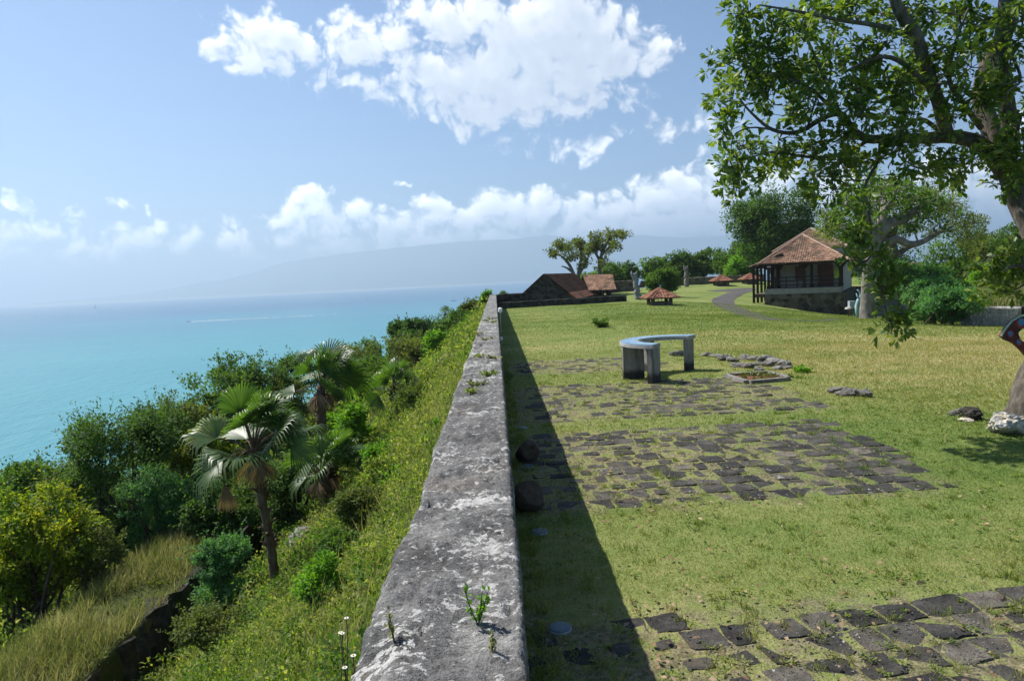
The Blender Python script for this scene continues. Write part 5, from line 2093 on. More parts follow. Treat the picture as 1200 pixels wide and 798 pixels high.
# the ditch's old rock face
def rock_face():
    ys_ = np.arange(4, 24, .1)
    vs_ = np.linspace(0, 1, 14)
    Y, V = np.meshgrid(ys_, vs_, indexing='ij')
    ht = sstep(24, 19, Y)
    X = -7.02 - .10 * V + 0 * Y
    Z = -4.95 + V * (1.30 * ht + .02) + 0.0
    p = np.stack([X.ravel(), Y.ravel(), Z.ravel()], 1)
    d = fbm(p * 2.2, 4, 91).reshape(Y.shape)
    X = X + .30 * d * sstep(0, .15, V)
    Z = Z + .18 * fbm(p * 1.3 + 5, 3, 95).reshape(Y.shape) * sstep(.5, 1, V)
    back = np.stack([np.full(len(ys_), -7.75), ys_, Z[:, -1] - .10], 1)
    co = np.concatenate([np.stack([X, Y, Z], 2), back[:, None, :]], 1)
    k = co.shape[1]
    n = len(ys_)
    f = [(i * k + j, (i + 1) * k + j, (i + 1) * k + j + 1, i * k + j + 1) for i in range(n - 1) for j in range(k - 1)]
    o = obj('rock_wall', co.reshape(-1, 3), f, M_CLIFF)
    tag(o, 'dark rough rock face dropping from the dry grass ridge into the ditch on the slope', 'rock wall')


rock_face()


# ------------------------------------------------------------------ shrubs and trees from leafy clumps
def trunk_mesh(m, base, top, r0, r1, rng, bend=.12, n=6):
    base, top = np.array(base, float), np.array(top, float)
    pts = []
    L = np.linalg.norm(top - base)
    w = rng.normal(0, 1, 3) * bend * L * .4
    for i in range(n + 1):
        t_ = i / n
        pts.append(base + (top - base) * t_ + w * math.sin(math.pi * t_))
    rr = [r0 * (1 - t_) + r1 * t_ + (r0 * .35 * max(0, 1 - t_ * 6)) for t_ in np.linspace(0, 1, n + 1)]
    m.tube(pts, rr, 8, .06, rng)
    return pts


def make_clumps(rng, c, R, n, spread=.62, lump=.45):
    """clumps filling an ellipsoid of half sizes R about c (local coordinates)"""
    d = rand_unit(rng, n)
    r_ = rng.uniform(.35, 1, n) ** .6 * spread
    p = np.array(c) + d * r_[:, None] * np.array(R)
    s = rng.uniform(.7, 1.25, n) * lump
    return np.concatenate([p, np.outer(s, np.array(R))], 1)


def shrub(name, label, cat, px, py, D, w, h, mat, leaf, nleaf, seed, group=None, stems=4, ncl=14, at=None, aspect=.5, gap=-.12, sink=.1, shell=.5, bark=None, tmpl=LEAF_KITE, hill=True):
    """a bush whose pixel box is centred on px, py at D metres; w, h in metres"""
    q = P(px, py, D) if at is None else np.array(at, float)
    rng = np.random.default_rng(seed)
    r = root(name, (q[0], q[1], q[2] - h * .5), label, cat, group)
    nleaf = int(nleaf * (1.75 if hill else 1.4))
    leaf = leaf * 1.12
    cl = make_clumps(rng, (0, 0, h * .54), (w * .5, w * .45, h * .46), int(ncl * 1.8), .78, .30)
    cl[:, 3:] *= rng.uniform(.6, 1.35, (len(cl), 1))
    cl[:, 2] = np.maximum(cl[:, 2], cl[:, 5] * .6)
    g = float(h_hill(q[0], q[1]) if hill else h_lawn(q[0], q[1])) - (q[2] - h * .5)
    if hill and g < -.25:
        k_ = 8
        ex = np.stack([rng.normal(0, .26 * w, k_), rng.normal(0, .22 * w, k_), rng.uniform(max(g, -2.2 * h), .1 * h, k_), rng.uniform(.22, .34, k_) * w, rng.uniform(.2, .3, k_) * w, rng.uniform(.2, .32, k_) * h], 1)
        cl = np.concatenate([cl, ex])
        nleaf = int(nleaf * 1.35)
    co, fa = crown_mesh(rng, cl, nleaf, leaf, aspect, shell * .6, gap, 1.6 / max(w * .3, .3), tmpl, seed=seed)
    # shoots that stand out of the outline
    ns = int(26 + nleaf / 400)
    i_ = rng.integers(0, len(cl), ns)
    d_ = unit(rng.normal(0, 1, (ns, 3)) + [0, 0, .9])
    b_ = cl[i_, :3] + d_ * cl[i_, 3:6] * .85
    k_ = 13
    t__ = np.tile(np.linspace(0, 1, k_), ns)
    ln_ = np.repeat(rng.uniform(.10, .26, ns) * min(w, 2.6), k_)
    ps = np.repeat(b_, k_, 0) + np.repeat(d_, k_, 0) * (t__ * ln_)[:, None] + rng.normal(0, leaf * .35, (ns * k_, 3))
    c2, f2 = leaf_mesh(ps, unit(np.repeat(d_, k_, 0) + rng.normal(0, .8, (ns * k_, 3))), unit(rng.normal(0, .5, (ns * k_, 3)) + [0, 0, 1]), leaf * rng.uniform(.6, 1.2, ns * k_), leaf * aspect, tmpl)
    co, fa = merge([(co, fa), (c2, f2)])
    obj_np('crown', co, fa, mat, r)
    m = MB()
    g = float(h_hill(q[0], q[1]) if hill else h_lawn(q[0], q[1])) - (q[2] - h * .5)
    for k in range(stems):
        t_ = cl[rng.integers(len(cl)), :3]
        b = np.array([rng.normal(0, .10 * w), rng.normal(0, .10 * w), min(g, .0) - .15])
        trunk_mesh(m, b, t_, max(.02, .016 * h + .012), .012, rng)
    for k in range(min(ncl, 10)):
        t_ = cl[k, :3]
        trunk_mesh(m, np.array([0, 0, h * .15]) + rng.normal(0, .05 * w, 3), t_ + rng.normal(0, .3, 3) * cl[k, 3:6], .02 + .006 * h, .008, rng, .2)
    m.build('trunk', bark or M_BARKDARK, r, True)
    return r


S = shrub
def px_m(n_px, D):
    return n_px * D / FPX


GS = 'bushes growing on the slope below the parapet'
for i, (px, py, D, wp, hp, mat, leaf, nl, lb, stems) in enumerate([
    (150, 552, 19.5, 185, 172, F_DARK, .085, 30000, 'large dark green rounded bush on the slope beyond the grassy ridge', 6),
    (38, 658, 15.0, 150, 172, F_YELLOW, .085, 17000, 'yellow green bush with open twiggy base at the seaward slope', 9),
    (-30, 625, 17.0, 130, 130, F_MID, .09, 12000, 'mid green bush cut by the photograph edge behind the yellow green bush', 5),
    (108, 660, 15.6, 80, 110, F_OLIVE, .06, 7000, 'loose twiggy olive bush between the yellow green bush and the dry grass', 8),
    (188, 600, 18.0, 100, 110, F_BLUEGREEN, .06, 10000, 'soft blue green feathery bush in front of the large dark bush', 5),
    (20, 590, 20.0, 130, 100, F_MID, .10, 12000, 'leafy green bush behind the yellow green bush against the sea', 4),
    (258, 600, 17.5, 90, 90, F_DARK, .09, 8000, 'dark shadowy bush under the fronds of the tall palm', 4),
    (262, 455, 30, 110, 76, F_MID, .12, 12000, 'rounded green tree top against the sea beside the tall palm', 4),
    (212, 510, 24, 90, 90, F_OLIVE, .10, 9000, 'olive bush with reddish leaves between the dark bush and the tall palm', 4),
    (240, 545, 21, 90, 90, F_YELLOW, .10, 9000, 'light yellow green bush above the dry grass ridge', 4),
    (330, 470, 32, 90, 60, F_OLIVE, .13, 9000, 'low olive bush between the tall palm and the second palm', 3),
    (350, 560, 19, 100, 80, F_DARK, .09, 9000, 'dark bush in the hollow behind the tall palm trunk', 4),
    (412, 512, 23, 66, 80, F_BRIGHT, .13, 5200, 'bright broad leaved bush beneath the second palm', 5),
    (490, 500, 21.5, 90, 120, F_FEATHER, .07, 16000, 'fine leaved feathery bush high on the bank near the parapet', 5),
    (468, 413, 46, 120, 46, F_OLIVE, .16, 13000, 'spreading flat topped thorn bush beyond the short palm', 5),
    (435, 432, 42, 70, 40, F_MID, .16, 7000, 'low green bush on the slope edge before the sea', 3),
    (408, 452, 38, 60, 50, F_FEATHER, .15, 7000, 'grey green feathery bush between the second and the short palm', 3),
    (512, 411, 44, 38, 48, F_BRIGHT, .20, 2600, 'tall bright yellow green bush on the upper bank', 4),
    (498, 391, 58, 66, 40, F_DARK, .22, 7000, 'dark green bush on the slope crest below the lone far palm', 4),
    (468, 392, 60, 30, 36, F_DARK, .22, 3000, 'small dark pointed bush at the slope crest against the turquoise water', 3),
    (535, 380, 64, 60, 34, F_MID, .22, 6000, 'green bush on the upper slope below the lone far palm', 3),
    (556, 366, 66, 40, 30, F_OLIVE, .22, 4000, 'olive bush close under the far end of the parapet', 3),
    (570, 352, 65, 16, 22, F_BRIGHT, .20, 1200, 'little bright shrub poking up at the far end of the parapet', 2),
    (446, 545, 16.5, 50, 60, F_BRIGHT, .075, 5000, 'small bright green bush tucked against the upper bank', 4),
    (262, 655, 14.0, 84, 62, F_BLUEGREEN, .055, 9000, 'blue green creeping shrub at the foot of the rock face', 4),
    (385, 690, 7.5, 80, 90, F_BRIGHT, .045, 5200, 'fresh green weed bush close to the near end of the parapet', 4),
    (120, 610, 24, 170, 120, F_DARK, .12, 9000, 'shadowy dark bush low on the slope behind the large dark bush', 4),
    (20, 655, 22, 150, 150, F_MID, .12, 9000, 'green bush low on the slope behind the yellow green bush', 4),
    (252, 520, 30, 110, 110, F_MID, .13, 9000, 'green bush filling the slope behind the crown of the tall palm', 4),
    (420, 600, 10.5, 80, 56, F_OLIVE, .05, 5000, 'olive weed bush on the upper bank beside the parapet', 4),
    (450, 560, 12.5, 70, 60, F_WEEDS, .055, 4500, 'yellowish weed bush on the upper bank a little way before the feathery bush', 4),
    (330, 770, 8.6, 110, 50, F_WEEDS, .045, 6000, 'light green weed bush at the bottom edge of the slope', 4),
    (250, 740, 10.6, 110, 66, F_OLIVE, .05, 6000, 'olive weed bush just above the dark rock face', 4),
    (400, 640, 9.4, 66, 50, F_MID, .045, 4000, 'mid green weed bush between the tall palm and the parapet', 4),
    (500, 455, 26, 60, 44, F_WEEDS, .09, 4000, 'light green weed bush close to the parapet past the feathery bush', 4),
    (300, 448, 31, 110, 66, F_DARK, .13, 8000, 'dense dark bush against the sea between the tall palm and the round tree top', 4),
    (205, 500, 27, 100, 60, F_MID, .12, 8000, 'green bush rising above the large dark bush towards the sea', 4),
    (350, 442, 40, 90, 56, F_MID, .15, 8000, 'green bush against the sea just before the second palm', 4),
    (85, 565, 24, 110, 60, F_OLIVE, .12, 8000, 'olive bush on the skyline left between the yellow green and the dark bush'.replace('left ', ''), 4),
    (425, 415, 56, 60, 36, F_MID, .2, 6000, 'green bush on the lower skyline beside the flat topped thorn bush', 4),
    (590, 347, 75, 10, 10, F_MID, .2, 300, 'tiny tuft of leaves beyond the parapet end', 2),
]):
    S('shrub', lb, 'bush', px, py, D, px_m(wp, D), px_m(hp, D), mat, leaf, nl, 100 + i, GS, stems)

# bushes on the terrace
b = ghit(704, 384)
S('shrub', 'small isolated dark green tuft bush alone on the open lawn', 'bush', 0, 0, 0, 1.0, .5, F_MID, .09, 900, 201, None, 3, 8, at=(b[0], b[1], b[2] + .2), hill=False)
b = ghit(1105, 381)
S('shrub', 'spreading feathery green bush at the end of the retaining wall', 'bush', 0, 0, 0, 3.6, 2.1, F_BLUEGREEN, .12, 14000, 202, None, 8, 16, at=(b[0], b[1], b[2] + .95), hill=False)
S('shrub', 'feathery dark green bush behind the leaning trunk', 'bush', 1065, 330, 52, 7.2, 3.4, F_BLUEGREEN, .17, 13000, 203, None, 6, 16, hill=False)
S('shrub', 'feathery green bush between the leaning trunk and the dry grass bank', 'bush', 1104, 345, 44, 4.6, 2.6, F_BLUEGREEN, .15, 9000, 204, None, 6, 14, hill=False)
S('shrub', 'bright low shrub on the dry grass bank above the pale wall', 'bush', 1182, 318, 40, 4.0, 2.4, F_BRIGHT, .16, 5000, 205, None, 5, 12, hill=False)
S('shrub', 'loose leafy green bush beside the leaning carved trunk', 'bush', 775, 333, 76, 4.4, 3.6, F_MID, .24, 8000, 206, None, 6, 16, hill=False, gap=-.1)
S('shrub', 'small leafy tuft near the tumbled stones at the planting bed corner', 'bush', 940, 437, 16.8, .5, .25, F_BRIGHT, .07, 260, 207, None, 2, 5, hill=False)
S('shrub', 'weedy green tuft at the front corner of the planting bed', 'bush', 930, 445, 16.0, .35, .16, F_MID, .05, 200, 208, None, 2, 4, hill=False)


# ------------------------------------------------------------------ trees of the far edge
def clump_tree(name, label, px, D, topy, boty, wpx, mat, leaf, nl, seed, group=None, ncl=22, base=None, bark=M_BARKDARK, trunk_r=.25, gap=-.2, shell=.55, lump=.36, aspect=.5):
    rng = np.random.default_rng(seed)
    t_, bo = P(px, topy, D), P(px, boty, D)
    H = t_[2] - bo[2]
    zb = base if base is not None else bo[2] - 2.0
    r = root(name, (bo[0], bo[1], zb), label, 'tree', group)
    w = px_m(wpx, D)
    zc = (t_[2] + bo[2]) / 2 - zb
    cl = make_clumps(rng, (0, 0, zc), (w * .5, w * .42, H * .5), ncl, .72, lump)
    co, fa = crown_mesh(rng, cl, nl, leaf, aspect, shell, gap, 1.1 / max(w * .16, .4), seed=seed)
    obj_np('crown', co, fa, mat, r)
    m = MB()
    pts = trunk_mesh(m, (0, 0, -.4), (rng.normal(0, .05) * w, 0, zc), trunk_r, trunk_r * .5, rng)
    for k in range(min(9, ncl)):
        trunk_mesh(m, pts[3 + k % 3], cl[k, :3], trunk_r * .35, .03, rng, .15)
    m.build('trunk', bark, r, True)
    return r


GT = 'trees along the far edge of the terrace'
for i, (px, D, ty, by, wp, mat, lf, nl, lb) in enumerate([
    (655, 100, 327, 345, 30, F_DARK, .35, 2500, 'dark low tree peeking between the gabled roof and the shed roof'),
    (690, 98, 316, 340, 40, F_MID, .35, 3500, 'green tree top showing just behind the tile roofed shed'),
    (716, 104, 306, 338, 46, F_MID, .38, 5000, 'pale green tree beside the two tall windswept trees'),
    (737, 108, 303, 340, 30, F_DARK, .36, 4000, 'dark slender tree behind the leaning carved trunk'),
    (765, 112, 300, 336, 50, F_MID, .38, 6500, 'rounded green tree behind the loose bush on the lawn'),
    (795, 114, 292, 332, 56, F_DARK, .40, 8000, 'dark green dense tree behind the upright carved trunk'),
    (828, 114, 287, 330, 58, F_DARK, .40, 9000, 'tall dark round tree top centred in the tree line'),
    (852, 110, 293, 330, 46, F_MID, .38, 7000, 'mid green tree between the dark tree line and the big dark tree'),
    (872, 106, 284, 328, 52, F_BRIGHT, .38, 7000, 'bright green tree left of the pavilion roof'),
    (880, 118, 278, 312, 60, F_DARK, .42, 7000, 'dark tree behind the bright green one near the pavilion'),
    (812, 124, 300, 330, 70, F_MID, .42, 6000, 'low green tree at the back of the tree line'),
    (1125, 80, 262, 350, 90, F_MID, .36, 11000, 'green bushy tree behind the leaning trunk and the bank'),
    (1168, 74, 268, 340, 80, F_OLIVE, .34, 10000, 'olive green tree above the dry grass bank'),
    (1205, 66, 255, 335, 80, F_DARK, .32, 10000, 'dark tree at the landward edge behind the bank'),
    (1150, 95, 290, 340, 100, F_DARK, .4, 8000, 'dark tree at the back beyond the feathery tree'),
    (1035, 100, 262, 340, 110, F_DARK, .4, 10000, 'dark tree mass behind the pavilion and the pale trunk'),
    (985, 104, 250, 330, 90, F_DARK, .4, 10000, 'dark tall tree right behind the pavilion roof'),
]):
    clump_tree('tree', lb, px, D, ty, by, wp, mat, lf, nl, 300 + i, GT, 20 if wp > 40 else 12)

clump_tree('tree', 'great dark spreading tree towering behind the pavilion roof', 912, 92, 203, 322, 128, F_DARK, .36, 36000, 341, None, 46, bark=M_BARK, trunk_r=.6, lump=.27)
for (px, D, ty, by, wp, sd_) in ():
    pass


# ------------------------------------------------------------------ trees with drawn limbs
def limb_tree(name, label, base, limbs, pads, mat_bark, mat_leaf, leaf, rosettes, per, padr, seed, aspect=.5, tmpl=LEAF_KITE, cat='tree', jit=.06, seg=9, twig_r=.012, rosr=.10, droop=.15, twiglets=2, group=None, vflat=.8):
    """limbs: lists of (x,y,z,r) world; pads: (x,y,z,scale) where foliage hangs; twigs connect pads to the closest limb"""
    rng = np.random.default_rng(seed)
    base = np.array(base, float)
    r = root(name, base, label, cat, group)
    m = MB()
    nodes, nrad = [], []
    for li in limbs:
        a = np.array(li, float)
        pl, rr = smooth_line(a[:, :3], a[:, 3], 5)
        wob = fbm(pl * 1.7 + seed, 2, seed)[:, None] * np.minimum(rr * .9, .06)[:, None] * rand_unit(rng, 1)
        pl = pl + wob
        m.tube(pl - base, rr, seg, jit, rng)
        nodes.append(pl)
        nrad.append(rr)
    nodes, nrad = np.concatenate(nodes), np.concatenate(nrad)
    P_, A_ = [], []
    for (x, y, z, s) in pads:
        c = np.array([x, y, z])
        d2 = ((nodes - c) ** 2).sum(1) + nrad * 1.5
        i = int(np.argmin(d2))
        st = nodes[i]
        L = np.linalg.norm(c - st)
        mid = (st + c) / 2 + rng.normal(0, .16, 3) * L + np.array([0, 0, .10 * L])
        tw, tr = smooth_line([st, mid, c], [min(nrad[i] * .55, twig_r * 2.2 + .006 * L), twig_r * 1.3, twig_r * .7], 4)
        m.tube(tw - base, tr, 6, .1, rng)
        nodes = np.concatenate([nodes, tw[2:]])
        nrad = np.concatenate([nrad, tr[2:]])
        for k in range(rosettes):
            o = c + rand_unit(rng, 1)[0] * padr * s * rng.uniform(.25, 1.0) * np.array([1, 1, vflat])
            if k < twiglets * 3:
                q = (o + c) / 2 + rng.normal(0, .05, 3)
                m.tube(np.array([c, q, o]) - base, [twig_r * .7, twig_r * .5, twig_r * .35], 5, .05, rng, cap=False)
            out = unit(o - c + np.array([0, 0, .25 * padr]))
            for _ in range(int(per * rng.uniform(.6, 1.3) * min(1.0, s * s * 1.4))):
                d = unit(out * .55 + rng.normal(0, .75, 3) + np.array([0, 0, -droop]))
                P_.append(o + d * rosr * rng.uniform(.05, .9))
                A_.append(d)
    m.build('trunk', mat_bark, r, True)
    P_, A_ = np.array(P_), np.array(A_)
    n = len(P_)
    L = leaf * rng.uniform(.6, 1.3, n)
    up = unit(np.array([0, 0, 1.0]) + rng.normal(0, .45, (n, 3)))
    co, fa = leaf_mesh(P_ - base, A_, up, L, L * aspect, tmpl)
    obj_np('crown', co, fa, mat_leaf, r)
    return r


def LM(*pts):
    out = []
    for px, py, D, r_ in pts:
        q = P(px, py, D)
        out.append((q[0], q[1], q[2], r_))
    return out


# the big tree leaning in from the right
rng_ = np.random.default_rng(404)
limbs = [
    LM((1207, 494, 10.7, .38), (1208, 470, 10.7, .30), (1219, 430, 10.7, .25), (1236, 380, 10.8, .24), (1238, 330, 10.9, .23), (1222, 285, 11.1, .22), (1203, 245, 11.3, .21), (1182, 200, 11.5, .19)),
    LM((1180, 205, 11.5, 0.1428), (1150, 170, 11.5, 0.1260), (1115, 161, 11.5, 0.1134), (1085, 163, 11.4, 0.0924), (1050, 163, 11.35, 0.0798), (1020, 164, 11.3, 0.0714), (1000, 153, 11.2, 0.0605), (985, 134, 11.1, 0.0504), (962, 140, 11.0, 0.0420), (935, 155, 10.9, 0.0353), (905, 152, 10.8, 0.0269), (880, 132, 10.8, 0.0185), (862, 110, 10.8, 0.0101)),
    LM((1112, 164, 11.4, 0.1050), (1100, 122, 11.2, 0.1008), (1085, 78, 11.0, 0.0924), (1074, 42, 10.8, 0.0840), (1052, 12, 10.6, 0.0756), (1042, -50, 10.4, 0.0588)),
    LM((1180, 205, 11.5, 0.1596), (1162, 158, 11.8, 0.1596), (1150, 115, 12.0, 0.1512), (1160, 72, 12.0, 0.1386), (1180, 30, 12.0, 0.1260), (1188, -50, 12.0, 0.1008)),
    LM((1178, 200, 11.5, 0.1428), (1184, 150, 11.2, 0.1260), (1176, 100, 11.1, 0.1176), (1172, 60, 11.0, 0.1008), (1178, 0, 10.9, 0.0840), (1170, -60, 10.9, 0.0672)),
    LM((1096, 108, 11.15, 0.0462), (1078, 92, 10.9, 0.0420), (1060, 76, 10.8, 0.0378), (1040, 68, 10.7, 0.0302), (1018, 72, 10.7, 0.0235), (990, 84, 10.6, 0.0151)),
    LM((1032, 164, 11.3, 0.0286), (1029, 188, 11.0, 0.0252), (1020, 205, 10.6, 0.0227), (1014, 222, 10.3, 0.0185), (1020, 260, 10.0, 0.0151), (1024, 305, 9.8, 0.0126), (1034, 345, 9.7, 0.0101), (1042, 385, 9.6, 0.0067)),
    LM((1218, 340, 10.8, 0.0588), (1206, 322, 10.5, 0.0378), (1192, 312, 10.3, 0.0252), (1176, 318, 10.2, 0.0151)),
    LM((1076, 46, 10.8, 0.0504), (1035, 32, 10.7, 0.0378), (985, 24, 10.6, 0.0286), (935, 14, 10.5, 0.0202), (890, 6, 10.5, 0.0118)),
    LM((1000, 153, 11.2, 0.0336), (968, 120, 11.0, 0.0286), (935, 96, 10.9, 0.0218), (900, 88, 10.8, 0.0151), (862, 76, 10.8, 0.0076)),
    LM((1020, 164, 11.3, 0.0336), (985, 182, 11.2, 0.0286), (945, 184, 11.0, 0.0235), (905, 178, 10.9, 0.0168), (872, 188, 10.9, 0.0084)),
    LM((985, 134, 11.1, 0.0294), (966, 92, 11.0, 0.0252), (950, 55, 10.9, 0.0185), (938, 24, 10.9, 0.0118)),
    LM((905, 152, 10.8, 0.0168), (880, 150, 10.8, 0.0126), (860, 160, 10.8, 0.0084), (856, 188, 10.8, 0.0050)),
    LM((1150, 150, 11.6, 0.0504), (1128, 120, 11.3, 0.0420), (1112, 92, 11.1, 0.0336), (1120, 50, 11.0, 0.0235), (1135, 10, 10.9, 0.0151)),
    LM((1108, 160, 11.4, 0.0420), (1080, 140, 11.5, 0.0336), (1055, 150, 11.6, 0.0252), (1040, 138, 11.6, 0.0168)),
    LM((1188, 70, 11.0, 0.0252), (1196, 95, 10.6, 0.0185), (1180, 110, 10.5, 0.0118), (1186, 130, 10.4, 0.0067)),
]
pad_px = [(856, 72), (872, 96), (852, 118), (850, 150), (868, 172), (858, 196), (885, 206), (872, 214), (905, 192), (890, 12), (908, 28), (936, 38), (922, 72), (944, 88), (976, 58), (992, 30), (1010, 78), (962, 118), (932, 128), (902, 118),
          (1000, 110), (1030, 50), (1052, 92), (1042, 128), (1012, 134), (986, 188), (966, 170), (936, 172), (912, 162), (950, 203), (976, 222), (1000, 200), (925, 205), (1060, 180), (1082, 196), (1100, 186), (1122, 192), (1146, 194), (1070, 122),
          (1112, 58), (1130, 28), (1120, 112), (1140, 82), (1168, 100), (1192, 60), (1190, 20), (1194, 152), (1160, 30), (1060, 14), (1092, 10), (1000, 8), (950, 10), (1180, 172), (1130, 206), (870, 20), (880, 52), (915, 100), (958, 150), (1012, 178),
          (1030, 20), (1080, 60), (1098, 88), (1150, 130), (1200, 110), (1205, 200), (1140, 55), (970, 90), (988, 160), (1110, 140), (1050, 160), (905, 60), (890, 90), (1022, 100),
          (998, 288), (1012, 236), (1040, 304), (1044, 328), (1050, 364), (1038, 348), (1018, 276), (998, 306), (1032, 326), (1050, 382),
          (1192, 176), (1180, 300), (1196, 320), (1170, 328), (1190, 345), (1200, 300), (1160, 300), (1205, 180), (1185, 215)]
pads = []
for (px, py) in pad_px:
    D = (9.8 if 990 < px < 1056 and py > 230 else 10.9) + rng_.normal(0, .35)
    q = P(px + rng_.normal(0, 4), py + rng_.normal(0, 4), D)
    pads.append((*q, rng_.uniform(.8, 1.25) * (.62 if D < 10.3 and px < 1060 else 1)))
for _ in range(60):                                  # fill-in behind and above the frame
    px, py = rng_.uniform(900, 1320), rng_.uniform(-160, 190)
    if py > 120 and px < 1040:
        continue
    q = P(px, py, rng_.uniform(10.6, 13.2))
    pads.append((*q, rng_.uniform(.8, 1.3)))
limb_tree('tree', 'broad leaved tree with grey limbs leaning in from the lawn edge over the view', P(1207, 490, 10.7), limbs, pads, M_BARKBIG, F_BIG, .135, 9, 17, .36, 405, .52, LEAF_OBOV, rosr=.11, seg=12)

# pale trunk in the middle distance
D = 49.0
limbs = [LM((1016, 378, D, .66), (1016, 368, D, .50), (1016.5, 345, D, .44), (1018, 320, D, .43), (1022, 295, D, .42), (1028, 275, D, .42)),
         LM((1025, 285, D, .45), (1018, 265, D, .36), (1010, 250, D - 1, .26), (992, 238, D - 2, .16)),
         LM((1028, 278, D, .45), (1042, 262, D, .38), (1058, 258, D + 1, .30), (1072, 246, D + 1, .2), (1090, 240, D + 1, .1)),
         LM((1028, 278, D, .40), (1034, 255, D, .3), (1036, 235, D + 1, .2), (1030, 218, D + 1, .1)),
         LM((1050, 280, D, .26), (1066, 286, D, .24), (1082, 283, D, .2), (1098, 272, D, .14)),
         LM((1030, 290, D, .3), (1040, 284, D, .28), (1052, 280, D, .26))]
pads = []
for (px, py) in [(992, 236), (1005, 225), (1020, 215), (1036, 212), (1052, 220), (1070, 232), (1088, 236), (1100, 262), (1045, 242), (1012, 245), (985, 250), (1060, 262), (1078, 256)]:
    q = P(px, py, D + rng_.normal(0, 1.5))
    pads.append((*q, rng_.uniform(.8, 1.2)))
limb_tree('tree', 'stout pale trunked tree beside the pavilion on the lawn', P(1015, 376, D), limbs, pads, M_BARKPALE, F_MID, .34, 9, 22, 1.3, 410, .5, seg=14, twig_r=.05, rosr=.5)

# leaning tree with a wide feathery crown
D = 56.0
limbs = [LM((1083, 358, D, .50), (1078, 348, D, .42), (1066, 330, D, .38), (1055, 312, D, .36), (1049, 298, D, .34), (1045, 282, D + .5, .30)),
         LM((1050, 300, D, .26), (1064, 290, D, .22), (1085, 282, D, .17), (1110, 268, D, .1), (1130, 258, D, .05)),
         LM((1046, 288, D, .26), (1030, 272, D, .2), (1008, 258, D, .14), (985, 248, D, .08)),
         LM((1045, 282, D, .25), (1052, 262, D, .2), (1065, 242, D, .14), (1080, 225, D, .08)),
         LM((1045, 282, D, .22), (1040, 258, D, .18), (1030, 238, D, .12), (1020, 222, D, .06))]
pads = []
for _ in range(75):
    u, v = rng_.uniform(-1, 1), rng_.random()
    px = 1055 + 88 * u
    top = 214 + 34 * u * u
    py = top + (66 - 22 * abs(u)) * v ** 1.2
    q = P(px, py, D + rng_.normal(0, 2.6))
    pads.append((*q, rng_.uniform(.8, 1.3)))
limb_tree('tree', 'leaning tree with a wide feathery yellow green crown behind the pale trunk', P(1083, 358, D), limbs, pads, M_BARK, F_FEATHER, .22, 9, 34, 1.25, 420, .35, seg=10, twig_r=.04, rosr=.55, vflat=.55)


# windswept trees behind the dark building
def windswept(label, tx, D, base_y, limbs, blobs, seed):
    rng = np.random.default_rng(seed)
    pads = []
    for (px, py, rx, ry) in blobs:
        for _ in range(int(3 + rx * ry / 26)):
            a, k = rng.uniform(0, 6.28), rng.uniform(0, 1) ** .5
            q = P(px + rx * k * math.cos(a), py + ry * k * math.sin(a), D + rng.normal(0, 1.2))
            pads.append((*q, rng.uniform(.8, 1.2)))
    limb_tree('tree', label, P(tx, base_y, D), limbs, pads, M_BARKPALE, F_OLIVE, .34, 7, 15, .75, seed, .5, seg=8, twig_r=.03, rosr=.45, group='windswept trees behind the gabled building', vflat=.42)


D = 88.0
windswept('windswept tree with a flat plume of a crown, tallest behind the shed roof', 704, D, 345,
          [LM((704, 346, D, .38), (703.5, 330, D, .27), (702.5, 312, D, .25), (704.5, 301, D, .22), (708, 290, D, .2), (714, 280, D, .12)), LM((703, 306, D, .2), (697, 295, D, .15), (694, 286, D, .1)), LM((705, 300, D, .15), (716, 288, D, .1), (726, 284, D, .06))],
          [(712, 278, 16, 6), (700, 283, 12, 7), (724, 274, 9, 4), (722, 287, 8, 5), (693, 293, 8, 7), (704, 292, 10, 6), (709, 308, 3, 2)], 430)
D = 90.0
windswept('bent windswept tree with several stems behind the dark gable', 668, D, 340,
          [LM((676, 342, D, .34), (678, 322, D, .26), (681, 306, D, .2), (680, 296, D, .18)), LM((676, 330, D, .25), (668, 312, D, .2), (662, 304, D, .16), (655, 299, D, .1), (645, 298, D, .06)),
           LM((670, 318, D, .18), (664, 314, D, .12), (658, 312, D, .07)), LM((678, 322, D, .2), (687, 308, D, .14), (690, 298, D, .08))],
          [(672, 289, 12, 6), (662, 291, 9, 5), (649, 298, 11, 4), (684, 300, 9, 9), (656, 285, 7, 3), (686, 310, 5, 4), (664, 300, 8, 4), (678, 284, 7, 4)], 440)


